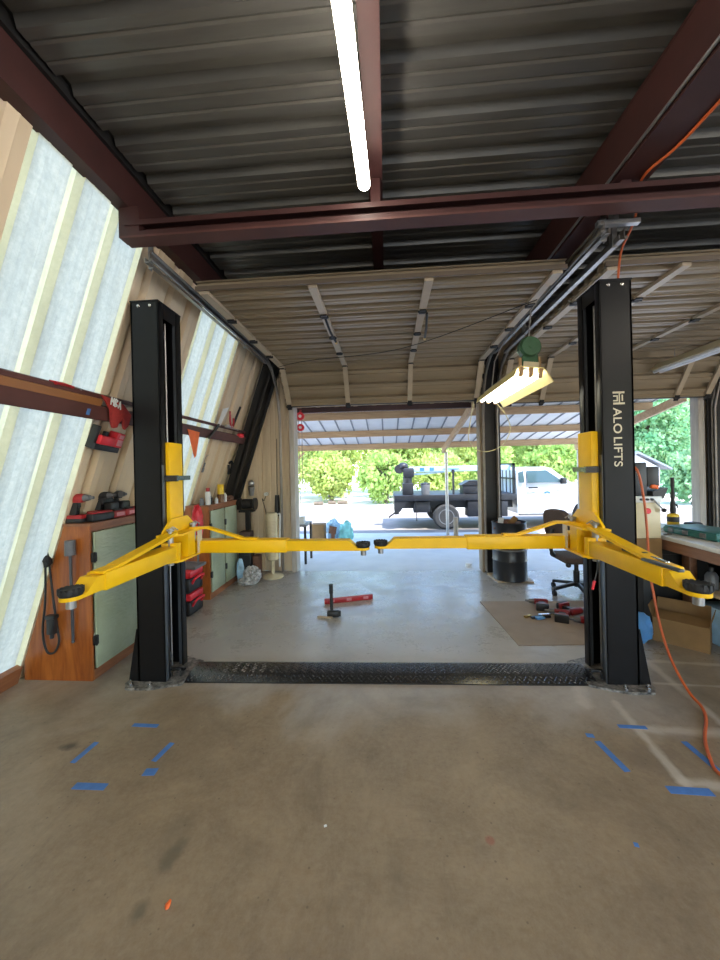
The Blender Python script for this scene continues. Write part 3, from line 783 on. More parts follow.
# ------------------------------------------------------------------ cabinets on the left
def cabinet(name, label, y0, y1, xf, zt, ndoor):
    t = thing(name, label, 'cabinet', (xf-.25, (y0+y1)/2, 0), (0, 0, 0), 'wooden wall cabinets')
    def xw(z): return WA+WB*z+.012
    g = G()
    side = lambda y: [(xf, y, 0), (xf, y, zt), (xw(zt), y, zt), (xw(0.14)+.0, y, .14), (xw(.14), y, 0)]
    g.prism(side(y0), (0, .02, 0)); g.prism(side(y1-.02), (0, .02, 0)); obj('side_panel', g, 'cabwood', t, 0)
    g = G(); g.prism([(xf+.012, y0-.01, zt), (xw(zt), y0-.01, zt), (xw(zt), y0-.01, zt+.02), (xf+.012, y0-.01, zt+.02)], (0, y1-y0+.02, 0)); obj('top', g, 'cabtrim', t)
    g = G(); 
    g.box(xf-.02, xf, y0+.02, y1-.02, .0, .075); g.box(xf-.02, xf, y0+.02, y1-.02, zt-.045, zt)
    n = ndoor; w = (y1-y0)/n
    for i in range(n+1):
        yy = y0+i*w; a = max(y0+.02, yy-.018); b = min(y1-.02, yy+.018); g.box(xf-.02, xf, a, b, .075, zt-.045)
    g.box(xw(.14)+.01, xf-.02, y0+.02, y1-.02, .02, .04)
    obj('face_frame', g, 'cabtrim', t)
    for i in range(n):
        a, b = y0+i*w+.028, y0+(i+1)*w-.012
        g = G(); g.box(xf, xf+.018, a, b, .085, zt-.05, .003); dd_ = obj('door', g, 'cabdoor', t)
        for zz in (.30, zt-.24):
            g = G(); g.box(xf+.001, xf+.024, a-.022, a+.016, zz-.035, zz+.035, .004); g.cyl((xf+.02, a-.004, zz-.04), (xf+.02, a-.004, zz+.04), .007, n=8); obj('hinge', g, 'darksteel', dd_)
    return t
cabinet('storage_cabinet', 'stained plywood cabinet with pale green doors, nearest at left under the red tools', 2.595, 3.60, -2.25, 1.17, 2)
cabinet('storage_cabinet', 'farther wooden cabinet with two pale green doors, near the beige tower fan', 4.30, 5.10, -2.18, 1.13, 2)
# items hanging on the near cabinet's side
t = thing('grey_mallet', 'dark grey cylinder on a thin rod hanging on the near cabinet side', 'mallet', (-2.38, 2.60, .7))
g = G(); g.cyl((-2.375, 2.56, .96), (-2.375, 2.56, 1.07), .036, .034, 18); obj('head', g, 'greyp', t)
g = G(); g.cyl((-2.375, 2.56, .96), (-2.385, 2.58, .31), .010, n=10); g.ball((-2.385, 2.58, .305), (.013, .013, .013), 0, 2); obj('handle', g, 'inner', t)
t = thing('coiled_cord', 'black power cord with plug hanging in a loop on the near cabinet side', 'cord', (-2.57, 2.60, .7))
g = G(); g.ball((-2.565, 2.545, .93), (.05, .035, .055), .25, 2); g.obox((-2.62, 2.58, .89), (.02, .02, .13), (0, .5, 0)); obj('bundle', g, 'rubber', t, 0)
g = G(); g.tube([(-2.575, 2.56, .9), (-2.60, 2.575, .6), (-2.63, 2.58, .38), (-2.60, 2.58, .23), (-2.54, 2.58, .22), (-2.50, 2.58, .30), (-2.51, 2.58, .40), (-2.53, 2.575, .6), (-2.545, 2.56, .9)], .0075, 8, 6); obj('cable', g, 'rubber', t)
g = G(); g.obox((-2.53, 2.555, .43), (.055, .045, .12), None, .01); g.obox((-2.53, 2.555, .50), (.075, .05, .03), None, .008); g.cyl((-2.53, 2.555, .37), (-2.53, 2.555, .34), .014, n=8); obj('plug', g, 'blackp', t)

# ------------------------------------------------------------------ cordless tools
def drill_tool(name, label, loc, rot, group, nose=.07, m1='red'):
    """impact driver built upright at the origin: handle up from battery, nose along +x"""
    t = thing(name, label, 'power tool', (0, 0, 0), (0, 0, 0), group)
    g = G(); g.mi = 0; g.cyl((-.075, 0, .19), (.05, 0, .19), .034, .031, 18); g.ball((-.075, 0, .19), (.02, .034, .034), 0, 2)
    g.obox((-.01, 0, .168), (.11, .05, .03), None, .01); obj('body', g, m1, t)
    g = G(); g.cyl((.05, 0, .19), (.05+nose*.6, 0, .19), .029, .02, 16); g.cyl((.05+nose*.6, 0, .19), (.05+nose, 0, .19), .012, n=12); obj('nose', g, 'greyp', t)
    g = G(); g.prism([(-.045, -.018, .17), (.01, -.018, .17), (-.005, -.018, .06), (-.055, -.018, .06)], (0, .036, 0)); g.obox((.005, 0, .135), (.025, .02, .04), None, .006); obj('handle', g, 'blackp', t)
    g = G(); g.mi = 0; g.obox((-.01, 0, .045), (.125, .075, .03), None, .006); g.mi = 1; g.obox((-.01, 0, .0175), (.125, .078, .035), None, .008); obj('battery', g, [m1, 'blackp'], t)
    t.location = loc; t.rotation_euler = rot
    return t
def battery(label, loc, rz):
    t = thing('battery_pack', label, 'battery', (0, 0, 0), (0, 0, 0), 'battery packs on the near cabinet')
    g = G(); g.obox((0, 0, .03), (.12, .075, .06), None, .010); obj('case', g, 'blackp', t)
    g = G(); g.obox((0, 0, .066), (.10, .055, .014), None, .004); g.obox((.058, 0, .04), (.01, .05, .025), None, .003); obj('latch', g, 'red', t)
    t.location = loc; t.rotation_euler = (0, 0, rz)
    return t
CZ = 1.191
drill_tool('impact_driver', 'red and black impact driver standing on the near corner of the wooden cabinet', (-2.385, 2.65, CZ), (0, 0, .1), None)
b0 = battery('black battery pack on the cabinet front edge just right of the standing driver', (-2.30, 2.72, CZ), 1.4)
for x, y, rz, lab in ((-2.30, 2.815, 1.6, 'black battery pack second from the standing driver along the cabinet edge'), (-2.385, 2.81, 1.5, 'black battery pack behind the front row on the near cabinet'),
                      (-2.31, 3.20, 1.7, 'black battery pack on the cabinet top close to the left lift post')):
    dup(b0, (x, y, CZ), (0, 0, rz), lab)
k0 = drill_tool('impact_driver', 'all-black driver standing behind the first red charger on the near cabinet', (-2.40, 2.90, CZ), (0, 0, .3), 'black drivers on the near cabinet', .06, 'blackp')
dup(k0, (-2.40, 3.07, CZ), (0, 0, -.2), 'all-black driver standing behind the second red charger, close to the lift post')
def charger(label, loc, rz):
    t = thing('battery_charger', label, 'charger', (0, 0, 0), (0, 0, 0), 'red chargers on the near cabinet')
    g = G(); g.obox((0, 0, .03), (.12, .14, .06), None, .012); obj('base', g, 'red', t)
    g = G(); g.obox((-.02, 0, .085), (.07, .10, .09), None, .012); g.obox((.03, 0, .065), (.03, .08, .015), None, .004); obj('docked_battery', g, 'blackp', t)
    g = G(); g.obox((.0605, 0, .03), (.003, .09, .03), None); obj('label', g, 'pink', t)
    t.location = loc; t.rotation_euler = (0, 0, rz); return t
c0 = charger('red battery charger holding a black pack, on the cabinet top behind the batteries', (-2.33, 2.95, CZ), .0)
dup(c0, (-2.33, 3.09, CZ), (0, 0, .1), 'red battery charger next to the lift post on the cabinet top')
g = G()
g.cyl((-2.375, 2.93, CZ+.12), (-2.33, 2.93, CZ+.12), .06, n=20); g.obox((-2.36, 2.93, CZ+.05), (.06, .2, .1), None, .02); g.tube([(-2.34, 2.86, CZ+.1), (-2.34, 2.92, CZ+.2), (-2.34, 3.02, CZ+.16), (-2.34, 3.06, CZ+.08)], .016, 8, 4)
o = single('cordless_saw', g, 'blackp', 'black cordless saw lying behind the red chargers on the near cabinet', 'power tool', (-2.36, 2.93, CZ)); o.location = (-2.435, 2.99, CZ)
# wall charger under the rail
def wall_frame(y, z, off=.0):
    up = V((WB, 0, 1)).normalized(); yv = V((0, 1, 0)); return Matrix((yv, up, WN)).transposed(), wp(y, z, off)
R_, o_ = wall_frame(2.71, 1.85, .035)
ROLL = Matrix.Rotation(-.09, 3, 'Z')
t = thing('wall_charger', 'red wall-mounted battery charger with black base, under the steel rail at left', 'charger', tuple(o_))
def lw(u, v, n): return o_+R_ @ (ROLL @ V((u, v, n)))
def lbox(g, u0, u1, v0, v1, n0, n1, bev=.004): g.obox(lw((u0+u1)/2, (v0+v1)/2, (n0+n1)/2), (u1-u0, v1-v0, n1-n0), R_ @ ROLL, bev)
g = G(); lbox(g, -.125, .13, -.09, -.045, -.03, .05); lbox(g, -.125, -.10, -.05, .09, -.03, .03); lbox(g, -.04, -.01, .0, .06, .0, .03); obj('base', g, 'blackp', t)
g = G(); lbox(g, -.10, .05, -.045, .025, -.02, .06, .008); lbox(g, .05, .135, -.045, .075, -.02, .06, .008); obj('housing', g, 'redbright', t)
g = G(); lbox(g, .065, .125, -.03, .02, .06, .0625); lbox(g, .075, .12, .03, .06, .06, .0625); obj('label', g, 'pink', t)
# things on the girt
t = thing('red_glove', 'red coated work glove with white lettering, draped over the rail by the left post', 'glove', tuple(wp(2.6, 2.1, .12)))
g = G()
def gp(y, z, o=.135): return wp(y, z, o)
palm = [gp(2.49, 2.165, .09), gp(2.70, 2.135, .10), gp(2.765, 2.07), gp(2.765, 1.985), gp(2.74, 1.955), gp(2.715, 1.985), gp(2.70, 2.04), gp(2.66, 2.0), gp(2.655, 1.965), gp(2.62, 1.955), gp(2.59, 1.99), gp(2.55, 2.08)]
g.prism(palm, WN*.02); obj('fabric', g, 'glove', t, 60)
g = G()
# block letters on the cuff: M B A, partly readable in the photograph
def stroke(a, b):
    A = gp(2.525+a[0]*.10-a[1]*.01, 2.148+a[1]*.055-a[0]*.02-.03, .158); B = gp(2.525+b[0]*.10-b[1]*.01, 2.148+b[1]*.055-b[0]*.02-.03, .158)
    bar(g, A, B, .010, .002, WN)
for st in (((0, 0), (0, 1)), ((0, 1), (.14, .4)), ((.14, .4), (.28, 1)), ((.28, 1), (.28, 0)), ((.42, 0), (.42, 1)), ((.42, 1), (.66, .85)), ((.66, .85), (.42, .5)), ((.42, .5), (.68, .25)), ((.68, .25), (.42, 0)), ((.78, 0), (.92, 1)), ((.92, 1), (1.06, 0)), ((.82, .35), (1.0, .35))): stroke(*st)
obj('lettering', g, 'whitep', t, 0)
g = G(); g.mi = 0
g.tube([wp(2.110, 2.165, .07), wp(2.190, 2.17, .085), wp(2.260, 2.165, .09)], .010, 8); g.tube([wp(2.120, 2.165, .10), wp(2.190, 2.168, .088), wp(2.260, 2.165, .075)], .010, 8)
g.mi = 1; g.tube([wp(2.260, 2.165, .075), wp(2.290, 2.163, .08), wp(2.330, 2.163, .083)], .009, 8)
single('red_pliers', g, ['red', 'galv'], 'red-handled pliers lying on the rail at far left above the charger', 'pliers', tuple(wp(2.190, 2.16, .08)))
g = G(); g.obox(wp(2.40, 2.035, .1165), (.03, .045, .001), R_); single('tape_patch', g, 'blue', 'small blue tape patch stuck on the rail face at left', 'tape', tuple(wp(2.40, 2.035, .1165)))
# orange pennant
g = G(); g.prism([wp(3.653, 2.05, .12), wp(3.899, 2.04, .12), wp(3.935, 1.79, .14), wp(3.914, 1.765, .14)], WN*.004)
single('orange_flag', g, 'orange', 'orange triangular flag hanging from the rail right of the left post', 'flag', tuple(wp(3.796, 2.05, .12)))
# tools on the far stretch of rail
g = G(); g.mi = 0; bar(g, wp(4.104, 2.00, .14), wp(4.330, 2.165, .10), .03, .02, WN); g.mi = 1; g.prism([wp(4.309, 2.16, .09), wp(4.381, 2.15, .09), wp(4.617, 2.40, .02), wp(4.473, 2.36, .02)], WN*.004)
single('hand_saw', g, ['blackp', 'whitep'], 'hand saw with black handle and pale blade leaning on the far rail', 'saw', tuple(wp(4.309, 2.1, .1)))
g = G(); g.tube([wp(4.617, 2.36, .05), wp(4.638, 2.25, .08), wp(4.720, 2.16, .09), wp(4.761, 2.22, .08), wp(4.750, 2.29, .06)], .013, 8, 4)
single('looped_handles', g, 'red', 'dark red looped cutter handles standing on the far rail', 'cutters', tuple(wp(4.668, 2.2, .08)))
g = G(); g.mi = 0; bar(g, wp(4.781, 2.20, .07), wp(4.925, 2.46, .03), .03, .025, WN, .006); g.mi = 1; bar(g, wp(4.720, 2.155, .08), wp(4.781, 2.20, .07), .02, .012, WN)
single('rasp', g, ['blackp', 'galv'], 'tool with a thick black grip leaning up from the far rail end', 'hand tool', tuple(wp(4.822, 2.2, .07)))
g = G(); g.ball(wp(4.997, 2.10, .12), (.05, .055, .035), .12, 2); single('red_cloth', g, 'redbright', 'round red lump of cloth at the end of the far rail', 'cloth', tuple(wp(4.997, 2.1, .12)), ang=0)
g = G()
for a, b in ((4.42, 4.74), (4.5, 4.87), (4.37, 4.6)):
    zz = 2.158+random.random()*.01; oo = .05+random.random()*.05; g.tube([wp(a, zz, oo), wp(b, zz, oo+.02)], .009, 6)
for i in range(3): g.cyl(wp(4.62+i*.06, 2.165, .07), wp(4.62+i*.06, 2.19, .07), .028, n=12)
single('loose_wrenches', g, 'galv', 'loose steel wrenches and sockets lying on the far rail', 'hand tools', tuple(wp(4.617, 2.16, .07)))
g = G(); g.tube([wp(5.150, 1.66, .01), wp(5.160, 1.60, .03), wp(5.190, 1.54, .03), wp(5.230, 1.58, .03), wp(5.230, 1.66, .03), wp(5.190, 1.71, .02), wp(5.150, 1.68, .01)], .017, 8, 4)
single('wall_clamp', g, 'blackp', 'small black clamp hanging on the tan wall below the far rail', 'clamp', tuple(wp(5.180, 1.62, .02)))
g = G(); g.mi = 0; g.tube([wp(4.480, 1.78, .012), wp(4.420, 1.74, .012), wp(4.420, 1.62, .02)], .004, 6, 4); g.mi = 1; g.obox(wp(4.430, 1.59, .02), (.05, .06, .012), R_, .01); g.obox(wp(4.430, 1.65, .02), (.03, .07, .010), R_, .004)
single('key_tags', g, ['galv', 'greyp'], 'small key tags on a wire hook below the far rail', 'keys', tuple(wp(4.430, 1.6, .02)))

# ------------------------------------------------------------------ on and by the far cabinet
Z2 = 1.151
t = thing('spray_can', 'white spray can with red cap on the far cabinet', 'can', (-2.235, 4.40, Z2))
g = G(); g.lathe([(.032, 0), (.032, .15), (.02, .17), (.001, .17)], (-2.235, 4.40, Z2), 16); obj('body', g, 'whitep', t)
g = G(); g.lathe([(.024, .165), (.024, .205), (.02, .21), (.001, .21)], (-2.235, 4.40, Z2), 16); obj('cap', g, 'red', t)
t = thing('amber_bottle', 'amber bottle with yellow top in the middle of the far cabinet', 'bottle', (-2.22, 4.72, Z2))
g = G(); g.lathe([(.045, 0), (.045, .10), (.04, .11), (.001, .11)], (-2.22, 4.72, Z2), 16); obj('body', g, 'amber', t)
g = G(); g.lathe([(.041, .11), (.041, .23), (.035, .24), (.001, .24)], (-2.22, 4.72, Z2), 16); obj('cap', g, 'yellowp', t)
for x, y, r, h, m_, lab in ((-2.27, 4.52, .03, .10, 'blackp', 'black jar between the spray can and amber bottle'), (-2.21, 4.57, .022, .075, 'whitep', 'small white bottle between the spray can and amber bottle'),
                            (-2.29, 4.35, .026, .09, 'greyp', 'grey jar at the near corner of the far cabinet'), (-2.21, 4.83, .02, .12, 'whitep', 'slim white bottle right of the amber bottle')):
    g = G(); g.lathe([(r, 0), (r, h*.75), (r*.6, h*.85), (r*.6, h), (.001, h)], (x, y, Z2), 14); single('small_jar', g, m_, lab, 'jar', (x, y, Z2), 'small jars on the far cabinet')
g = G(); g.ball((-2.22, 4.96, Z2+.035), (.055, .11, .045), .18, 3); single('orange_rag', g, 'rust', 'crumpled orange-brown rag on the far end of the far cabinet', 'rag', (-2.22, 4.96, Z2), ang=0)
# red/black tool boxes between the cabinets
def tote(name, label, y, z, m1):
    t = thing(name, label, 'tool box', (-2.27, y, z), (0, 0, 0), 'red and black tool boxes between the cabinets')
    g = G(); g.box(-2.45, -2.15, y-.15, y+.15, z, z+.16, .02); obj('tub', g, 'blackp', t)
    g = G(); g.box(-2.44, -2.14, y-.14, y+.14, z+.16, z+.24, .02); g.tube([(-2.15, y-.09, z+.1), (-2.11, y-.08, z+.16), (-2.11, y+.08, z+.16), (-2.15, y+.09, z+.1)], .014, 8, 4); obj('lid', g, 'redbright', t)
    return t
for i, (z, lab) in enumerate(((0, 'lowest red-lidded black tool box in the stack behind the left post'), (.245, 'second red-lidded black tool box of the stack behind the left post'), )): tote('tool_box', lab, 3.93, z, 'red')
g = G(); g.mi = 0; g.tube([(-2.16, 3.99, .52), (-2.15, 4.0, .9), (-2.17, 4.02, 1.12)], .012, 8); g.mi = 1
g.ball((-2.19, 4.05, .98), (.05, .09, .2), .16, 3)
g.mi = 0; g.box(-2.35, -2.12, 3.86, 4.1, .49, .52)
single('hanging_jacket', g, ['greyp', 'redbright'], 'red cloth bundle hanging above the tool boxes behind the left post', 'cloth', (-2.2, 4.0, .49), ang=0)
# tower fan
t = thing('tower_fan', 'beige tower fan on a round base by the left door jamb', 'fan', (-1.70, 5.24, 0))
g = G(); g.lathe([(.15, 0), (.155, .012), (.13, .03), (.05, .045), (.028, .06), (.026, .25), (.001, .25)], (-1.70, 5.24, 0), 28); obj('base', g, 'cream', t)
g = G(); g.lathe([(.07, .25), (.088, .27), (.088, .90), (.075, .935), (.04, .95), (.001, .95)], (-1.70, 5.24, 0), 24); obj('housing', g, 'cream', t)
g = G()
for i in range(26):
    z = .32+i*.02; g.tube([(-1.70+math.cos(a)*.0885, 5.24+math.sin(a)*.0885, z) for a in [-PI*.8+k*PI*.6/6 for k in range(7)]], .003, 5)
obj('grille', g, 'ply', t)
g = G(); g.tube([(-1.64, 5.30, .9), (-1.60, 5.29, .92), (-1.58, 5.25, .85), (-1.595, 5.25, .5), (-1.60, 5.25, .15)], .012, 8, 4); obj('cord', g, 'whitep', t)
# dark sleeve on a cord above the fan
g = G(); g.mi = 0; g.tube([(-1.69, 5.53, 2.05), (-1.70, 5.53, 1.18)], .006, 6); g.mi = 1; g.cyl((-1.70, 5.52, 1.18), (-1.70, 5.52, .86), .032, .045, 14)
single('umbrella', g, ['darksteel', 'blackp'], 'narrow black sleeve hanging by a cord on the wall behind the tower fan', 'umbrella', (-1.7, 5.52, 1.0))
g = G(); g.mi = 0; g.tube([(-1.86, 5.50, 1.20), (-1.90, 5.50, 1.10), (-1.93, 5.51, 1.12), (-1.88, 5.52, .9), (-1.86, 5.52, .6)], .006, 6, 4); g.mi = 1; g.cyl((-1.86, 5.46, 1.2), (-1.86, 5.53, 1.2), .028, n=14)
single('wall_outlet', g, ['darksteel', 'whitep'], 'white round wall outlet with a black cord in the far left corner', 'outlet', (-1.86, 5.5, 1.2))
# corner clutter
t = thing('grinder_stand', 'dark bench grinder on a stand in the far left corner beyond the cabinet', 'machine', (-2.08, 5.32, 0))
g = G(); g.box(-2.12, -2.06, 5.29, 5.35, .02, .95); g.box(-2.2, -1.98, 5.24, 5.42, 0, .03); g.box(-2.2, -2.0, 5.24, 5.4, .95, .98); obj('stand', g, 'darksteel', t)
g = G(); g.cyl((-2.15, 5.3, 1.07), (-2.02, 5.3, 1.07), .075, n=18); g.cyl((-2.22, 5.3, 1.07), (-2.19, 5.3, 1.07), .09, n=20); g.cyl((-1.985, 5.3, 1.07), (-1.955, 5.3, 1.07), .09, n=20); obj('motor', g, 'blackp', t)
g = G(); g.cyl((-2.0, 5.25, 1.20), (-1.99, 5.22, 1.33), .03, .05, 14); g.ball((-1.99, 5.22, 1.38), (.045, .045, .045), 0, 2); obj('lamp_head', g, 'galv', t)
for (x, y, w, d, h, z, m_, nm, lab) in ((-2.04, 5.12, .16, .15, .28, .416, 'brownfab', 'brown_crate', 'dark brown crate in the far corner left of the tower fan'),
                                      (-1.90, 5.16, .09, .14, .34, .0, 'rust', 'rusty_box', 'rust-red box on the floor left of the tower fan')):
    g = G(); g.box(x-w/2, x+w/2, y-d/2, y+d/2, z, z+h, .008); g.box(x-w/2+.01, x+w/2-.01, y-d/2-.003, y-d/2, z+.03, z+h-.03); single(nm, g, m_, lab, 'box', (x, y, z))
g = G(); g.box(-2.14, -1.96, 5.06, 5.22, .0, .415, .01); g.box(-2.12, -1.97, 5.055, 5.06, .05, .36); single('dark_tub', g, 'blackp', 'black tub under the brown crate in the far left corner', 'tub', (-2.03, 5.23, 0))
g = G(); g.ball((-1.98, 5.02, .50), (.10, .025, .06), .2, 3); single('blue_rag', g, 'bluep', 'blue cloth in front of the brown crate in the far left corner', 'cloth', (-1.98, 5.09, .58), ang=0)
g = G(); g.ball((-1.885, 4.91, .125), (.12, .11, .125), .13, 4); g.ball((-1.95, 4.88, .05), (.12, .09, .055), .2, 3); single('plastic_bag', g, 'bag', 'crumpled cloudy plastic bag on the floor by the far cabinet', 'plastic bag', (-1.93, 4.92, 0), ang=0)
g = G(); g.ball((-2.09, 5.0, .16), (.05, .045, .17), .12, 3); single('blue_bag', g, 'palebluebag', 'slim pale blue bag behind the cloudy plastic bag, beside the far cabinet', 'plastic bag', (-2.07, 5.06, 0), ang=0)

# ------------------------------------------------------------------ floor items in the middle
g = G(); g.prism([(1.03, 4.28, 0), (2.20, 4.32, 0), (2.2, 3.30, 0), (1.10, 3.24, 0)], (0, 0, .006)); g.prism([(1.62, 3.5, .006), (1.66, 3.52, .006), (1.7, 3.5, .006)], (0, 0, .001))
single('cardboard_sheet', g, 'cardsheet', 'flat brown cardboard sheet on the floor under the scattered power tools', 'cardboard', (1.6, 3.8, 0))
CB = .0065
def lying(label, loc, rz, nose, m1='reddark'):
    # on its side: local y axis vertical
    t = drill_tool('power_tool', label, (0, 0, 0), (0, 0, 0), 'cordless tools on the cardboard', nose, m1)
    t.rotation_euler = (PI/2, 0, rz); t.location = loc; return t
a1 = lying('red and black driver lying alone at the back left of the cardboard', (1.60, 3.99, CB+.039), 2.9, .09)
dup(a1, (1.66, 3.70, CB+.039), (PI/2, 0, 2.75), 'red and black driver in the middle of the tool pile on the cardboard')
dup(a1, (1.84, 4.08, CB+.039), (PI/2, 0, .4), 'red driver at the back right of the cardboard')
dup(a1, (1.86, 3.50, CB+.039), (PI/2, 0, 3.0), 'grey-nosed driver nearest the right lift post on the cardboard')
g = G(); g.mi = 0; bar(g, (1.42, 3.80, CB+.012), (1.62, 3.84, CB+.012), .03, .022); g.mi = 1; bar(g, (1.50, 3.83, CB+.03), (1.72, 3.86, CB+.03), .022, .012); g.mi = 2; g.obox((1.50, 3.79, CB+.015), (.09, .05, .02), (0, 0, .3), .004)
single('wrench_set', g, ['blackp', 'chrome', 'bluep'], 'steel wrench with black and blue handles among the tools on the cardboard', 'wrench', (1.5, 3.8, CB))
g = G(); g.obox((1.40, 3.84, CB+.01), (.08, .03, .018), (0, 0, .5), .004); single('brass_fitting', g, 'brass', 'small brass fitting at the left end of the tools on the cardboard', 'fitting', (1.4, 3.84, CB))
# hammer and level
t = thing('sledge_hammer', 'black hammer standing on its head with handle upright on the floor', 'hammer', (-.615, 3.82, 0))
g = G(); g.obox((-.60, 3.82, .035), (.13, .065, .065), (0, 0, .1), .014); g.cyl((-.535, 3.825, .035), (-.52, 3.826, .035), .03, n=14); obj('head', g, 'darksteel', t)
g = G(); g.cyl((-.615, 3.82, .06), (-.617, 3.82, .335), .016, .018, 12); g.cyl((-.617, 3.82, .25), (-.617, 3.82, .345), .021, .022, 12); obj('handle', g, 'rubber', t)
t = thing('spirit_level', 'long red spirit level lying on the floor behind the hammer', 'level', (-.48, 4.27, 0))
g = G(); bar(g, (-.755, 4.185, .03), (-.205, 4.355, .03), .026, .06, (0, 0, 1), .003); obj('beam', g, 'red', t)
g = G(); dl = V((.55, .17, 0)).normalized()
for f in (.15, .5, .85):
    c = V((-.755, 4.185, .03))+V((.55, .17, 0))*f+V((dl.y, -dl.x, 0))*.0135; bar(g, c-dl*.03, c+dl*.03, .002, .03)
obj('vial_window', g, 'pink', t)
g = G(); bar(g, (-.765, 3.80, .012), (-.60, 3.77, .012), .022, .018, (0, 0, 1), .003); single('wood_stick', g, 'ply', 'pale wooden stick lying at the foot of the upright hammer', 'stick', (-.68, 3.79, 0))
g = G(); g.lathe([(.055, -.02), (.055, .05), (.045, .06), (.001, .06)], (1.25, 5.85, -.02), 16); single('white_cup', g, 'whitep', 'small white tub on the slab left of the middle door post', 'tub', (1.25, 5.85, -.03))
g = G(); g.ball((-.819, 1.255, .008), (.009, .014, .007), .2, 2); single('red_scrap', g, 'orange', 'tiny orange-red scrap on the bare floor in the foreground', 'scrap', (-.819, 1.255, 0))
def tape(p, q, w, label):
    g = G(); bar(g, (*p, .0006), (*q, .0006), w*1.3, .0012)
    single('floor_tape', g, 'blue', label, 'tape', (*p, 0), 'blue tape marks on the floor')
tape((.972, 1.568), (.989, 1.564), .014, 'tiny blue tape scrap alone on the floor, below the right tape outline')
g = G(); g.obox((-.303, 1.578, .002), (.012, .008, .004), (0, 0, .4)); single('paper_scrap', g, 'whitep', 'tiny white paper scrap alone on the floor in the middle foreground', 'scrap', (-.303, 1.578, 0))
tape((-1.607, 2.153), (-1.443, 2.151), .022, 'blue tape strip nearest the left post on the floor')
tape((-1.721, 2.005), (-1.735, 1.855), .024, 'slanted blue tape strip farthest left on the floor, by a dark stain')
tape((-1.272, 2.02), (-1.295, 1.885), .024, 'slanted blue tape strip on the right of the left tape outline')
tape((-1.30, 1.815), (-1.235, 1.82), .035, 'short blue tape piece below the right slanted strip, left tape outline')
tape((-1.60, 1.718), (-1.432, 1.72), .030, 'horizontal blue tape strip nearest the viewer in the left tape outline')
tape((1.332, 2.268), (1.489, 2.262), .022, 'blue tape strip right below the lettered post')
tape((1.107, 2.186), (1.148, 2.18), .024, 'tiny blue tape piece above a long slanted strip, right tape outline')
tape((1.143, 2.14), (1.178, 1.935), .026, 'long slanted blue tape strip on the left side of the right tape outline')
tape((1.614, 2.158), (1.632, 1.945), .026, 'slanted blue tape strip beside the orange hose at far right')
tape((1.299, 1.838), (1.493, 1.832), .032, 'horizontal blue tape strip nearest the viewer in the right tape outline')

# ------------------------------------------------------------------ drum, chair
t = thing('trash_drum', 'black steel drum full of scrap beside the middle door post', 'drum', (1.645, 5.13, 0))
bx_, by_ = 1.645, 5.13
g = G(); pr = [(.001, .021), (.22, .021), (.225, .03), (.22, .045)]
for zz in (.28, .54): pr += [(.22, zz-.015), (.228, zz), (.22, zz+.015)]
pr += [(.22, .77), (.228, .785), (.22, .795), (.211, .79), (.211, .1), (.001, .1)]
g.lathe(pr, (bx_, by_, 0), 36); obj('barrel', g, 'barrel', t)
g = G(); g.lathe([(.2225, .420), (.232, .426), (.232, .438), (.2225, .444)], (bx_, by_, 0), 36); obj('hoop', g, 'galv', t)
g = G(); g.ball((bx_, by_, .72), (.195, .195, .09), .18, 3); o = single('scrap_heap', g, 'rust', 'rusty scrap and rags heaped in the black drum', 'scrap', (bx_, by_, .70), ang=0)
for a, b_, m_, lab in (((1.60, 5.04, .74), (1.70, 5.0, .87), 'card', 'torn cardboard flap sticking out of the black drum'), ((1.50, 5.05, .74), (1.515, 5.02, .86), 'whitep', 'white bottle neck at the left rim of the black drum')):
    g = G(); bar(g, a, b_, .07, .03, (0, 1, 0), .01); single('drum_scrap', g, m_, lab, 'scrap', a)
g = G(); g.prism([(1.40, 5.36, 0), (1.92, 5.35, 0), (1.90, 4.96, 0), (1.44, 4.98, 0)], (0, 0, .02)); single('drum_board', g, 'ply', 'plywood board on the floor under the black drum', 'board', (1.66, 5.2, 0))
t = thing('office_chair', 'black office chair with brown backrest behind the right lift post', 'chair', (2.24, 4.56, 0))
cx_, cy_ = 2.24, 4.56
g = G(); g.obox((cx_+.03, cy_, .44), (.50, .46, .075), None, .035, 3); obj('seat', g, 'brownfab', t)
g = G(); R_b = Euler((0, -.12, .25)).to_matrix(); g.prism([V((cx_-.19, cy_+.1, .80))+R_b @ V((.0, math.copysign(abs(math.cos(a))**.55, math.cos(a))*.21, math.copysign(abs(math.sin(a))**.6, math.sin(a))*.20)) for a in [i*2*PI/40 for i in range(40)]], R_b @ V((.065, 0, 0))); obj('backrest', g, 'brownfab', t)
g = G(); g.tube([(cx_-.02, cy_+.02, .44), (cx_-.22, cy_+.06, .45), (cx_-.26, cy_+.08, .58), (cx_-.22, cy_+.1, .76)], .022, 8, 5); obj('back_support', g, 'blackp', t)
g = G(); g.cyl((cx_, cy_, .09), (cx_, cy_, .28), .034, n=14); g.cyl((cx_, cy_, .28), (cx_, cy_, .45), .024, n=14); g.obox((cx_, cy_, .435), (.2, .16, .04), None, .01); g.tube([(cx_-.05, cy_-.06, .42), (cx_-.19, cy_-.21, .40)], .008, 6); g.ball((cx_-.19, cy_-.21, .40), (.03, .03, .03), 0, 2); obj('gas_lift', g, 'blackp', t)
for k in range(5):
    a = PI*1.08+k*2*PI/5; e = V((cx_+math.cos(a)*.30, cy_+math.sin(a)*.30, .085)); c = V((cx_, cy_, .13))
    g = G(); bar(g, c, e, .045, .035, (0, 0, 1), .008); lg = obj('leg', g, 'blackp', t)
    g = G(); g.cyl(e+V((-.018, 0, -.055)), e+V((.018, 0, -.055)), .030, n=14); g.cyl(e+V((0, 0, -.04)), e+V((0, 0, .0)), .012, n=8); obj('caster', g, 'blackp', lg)

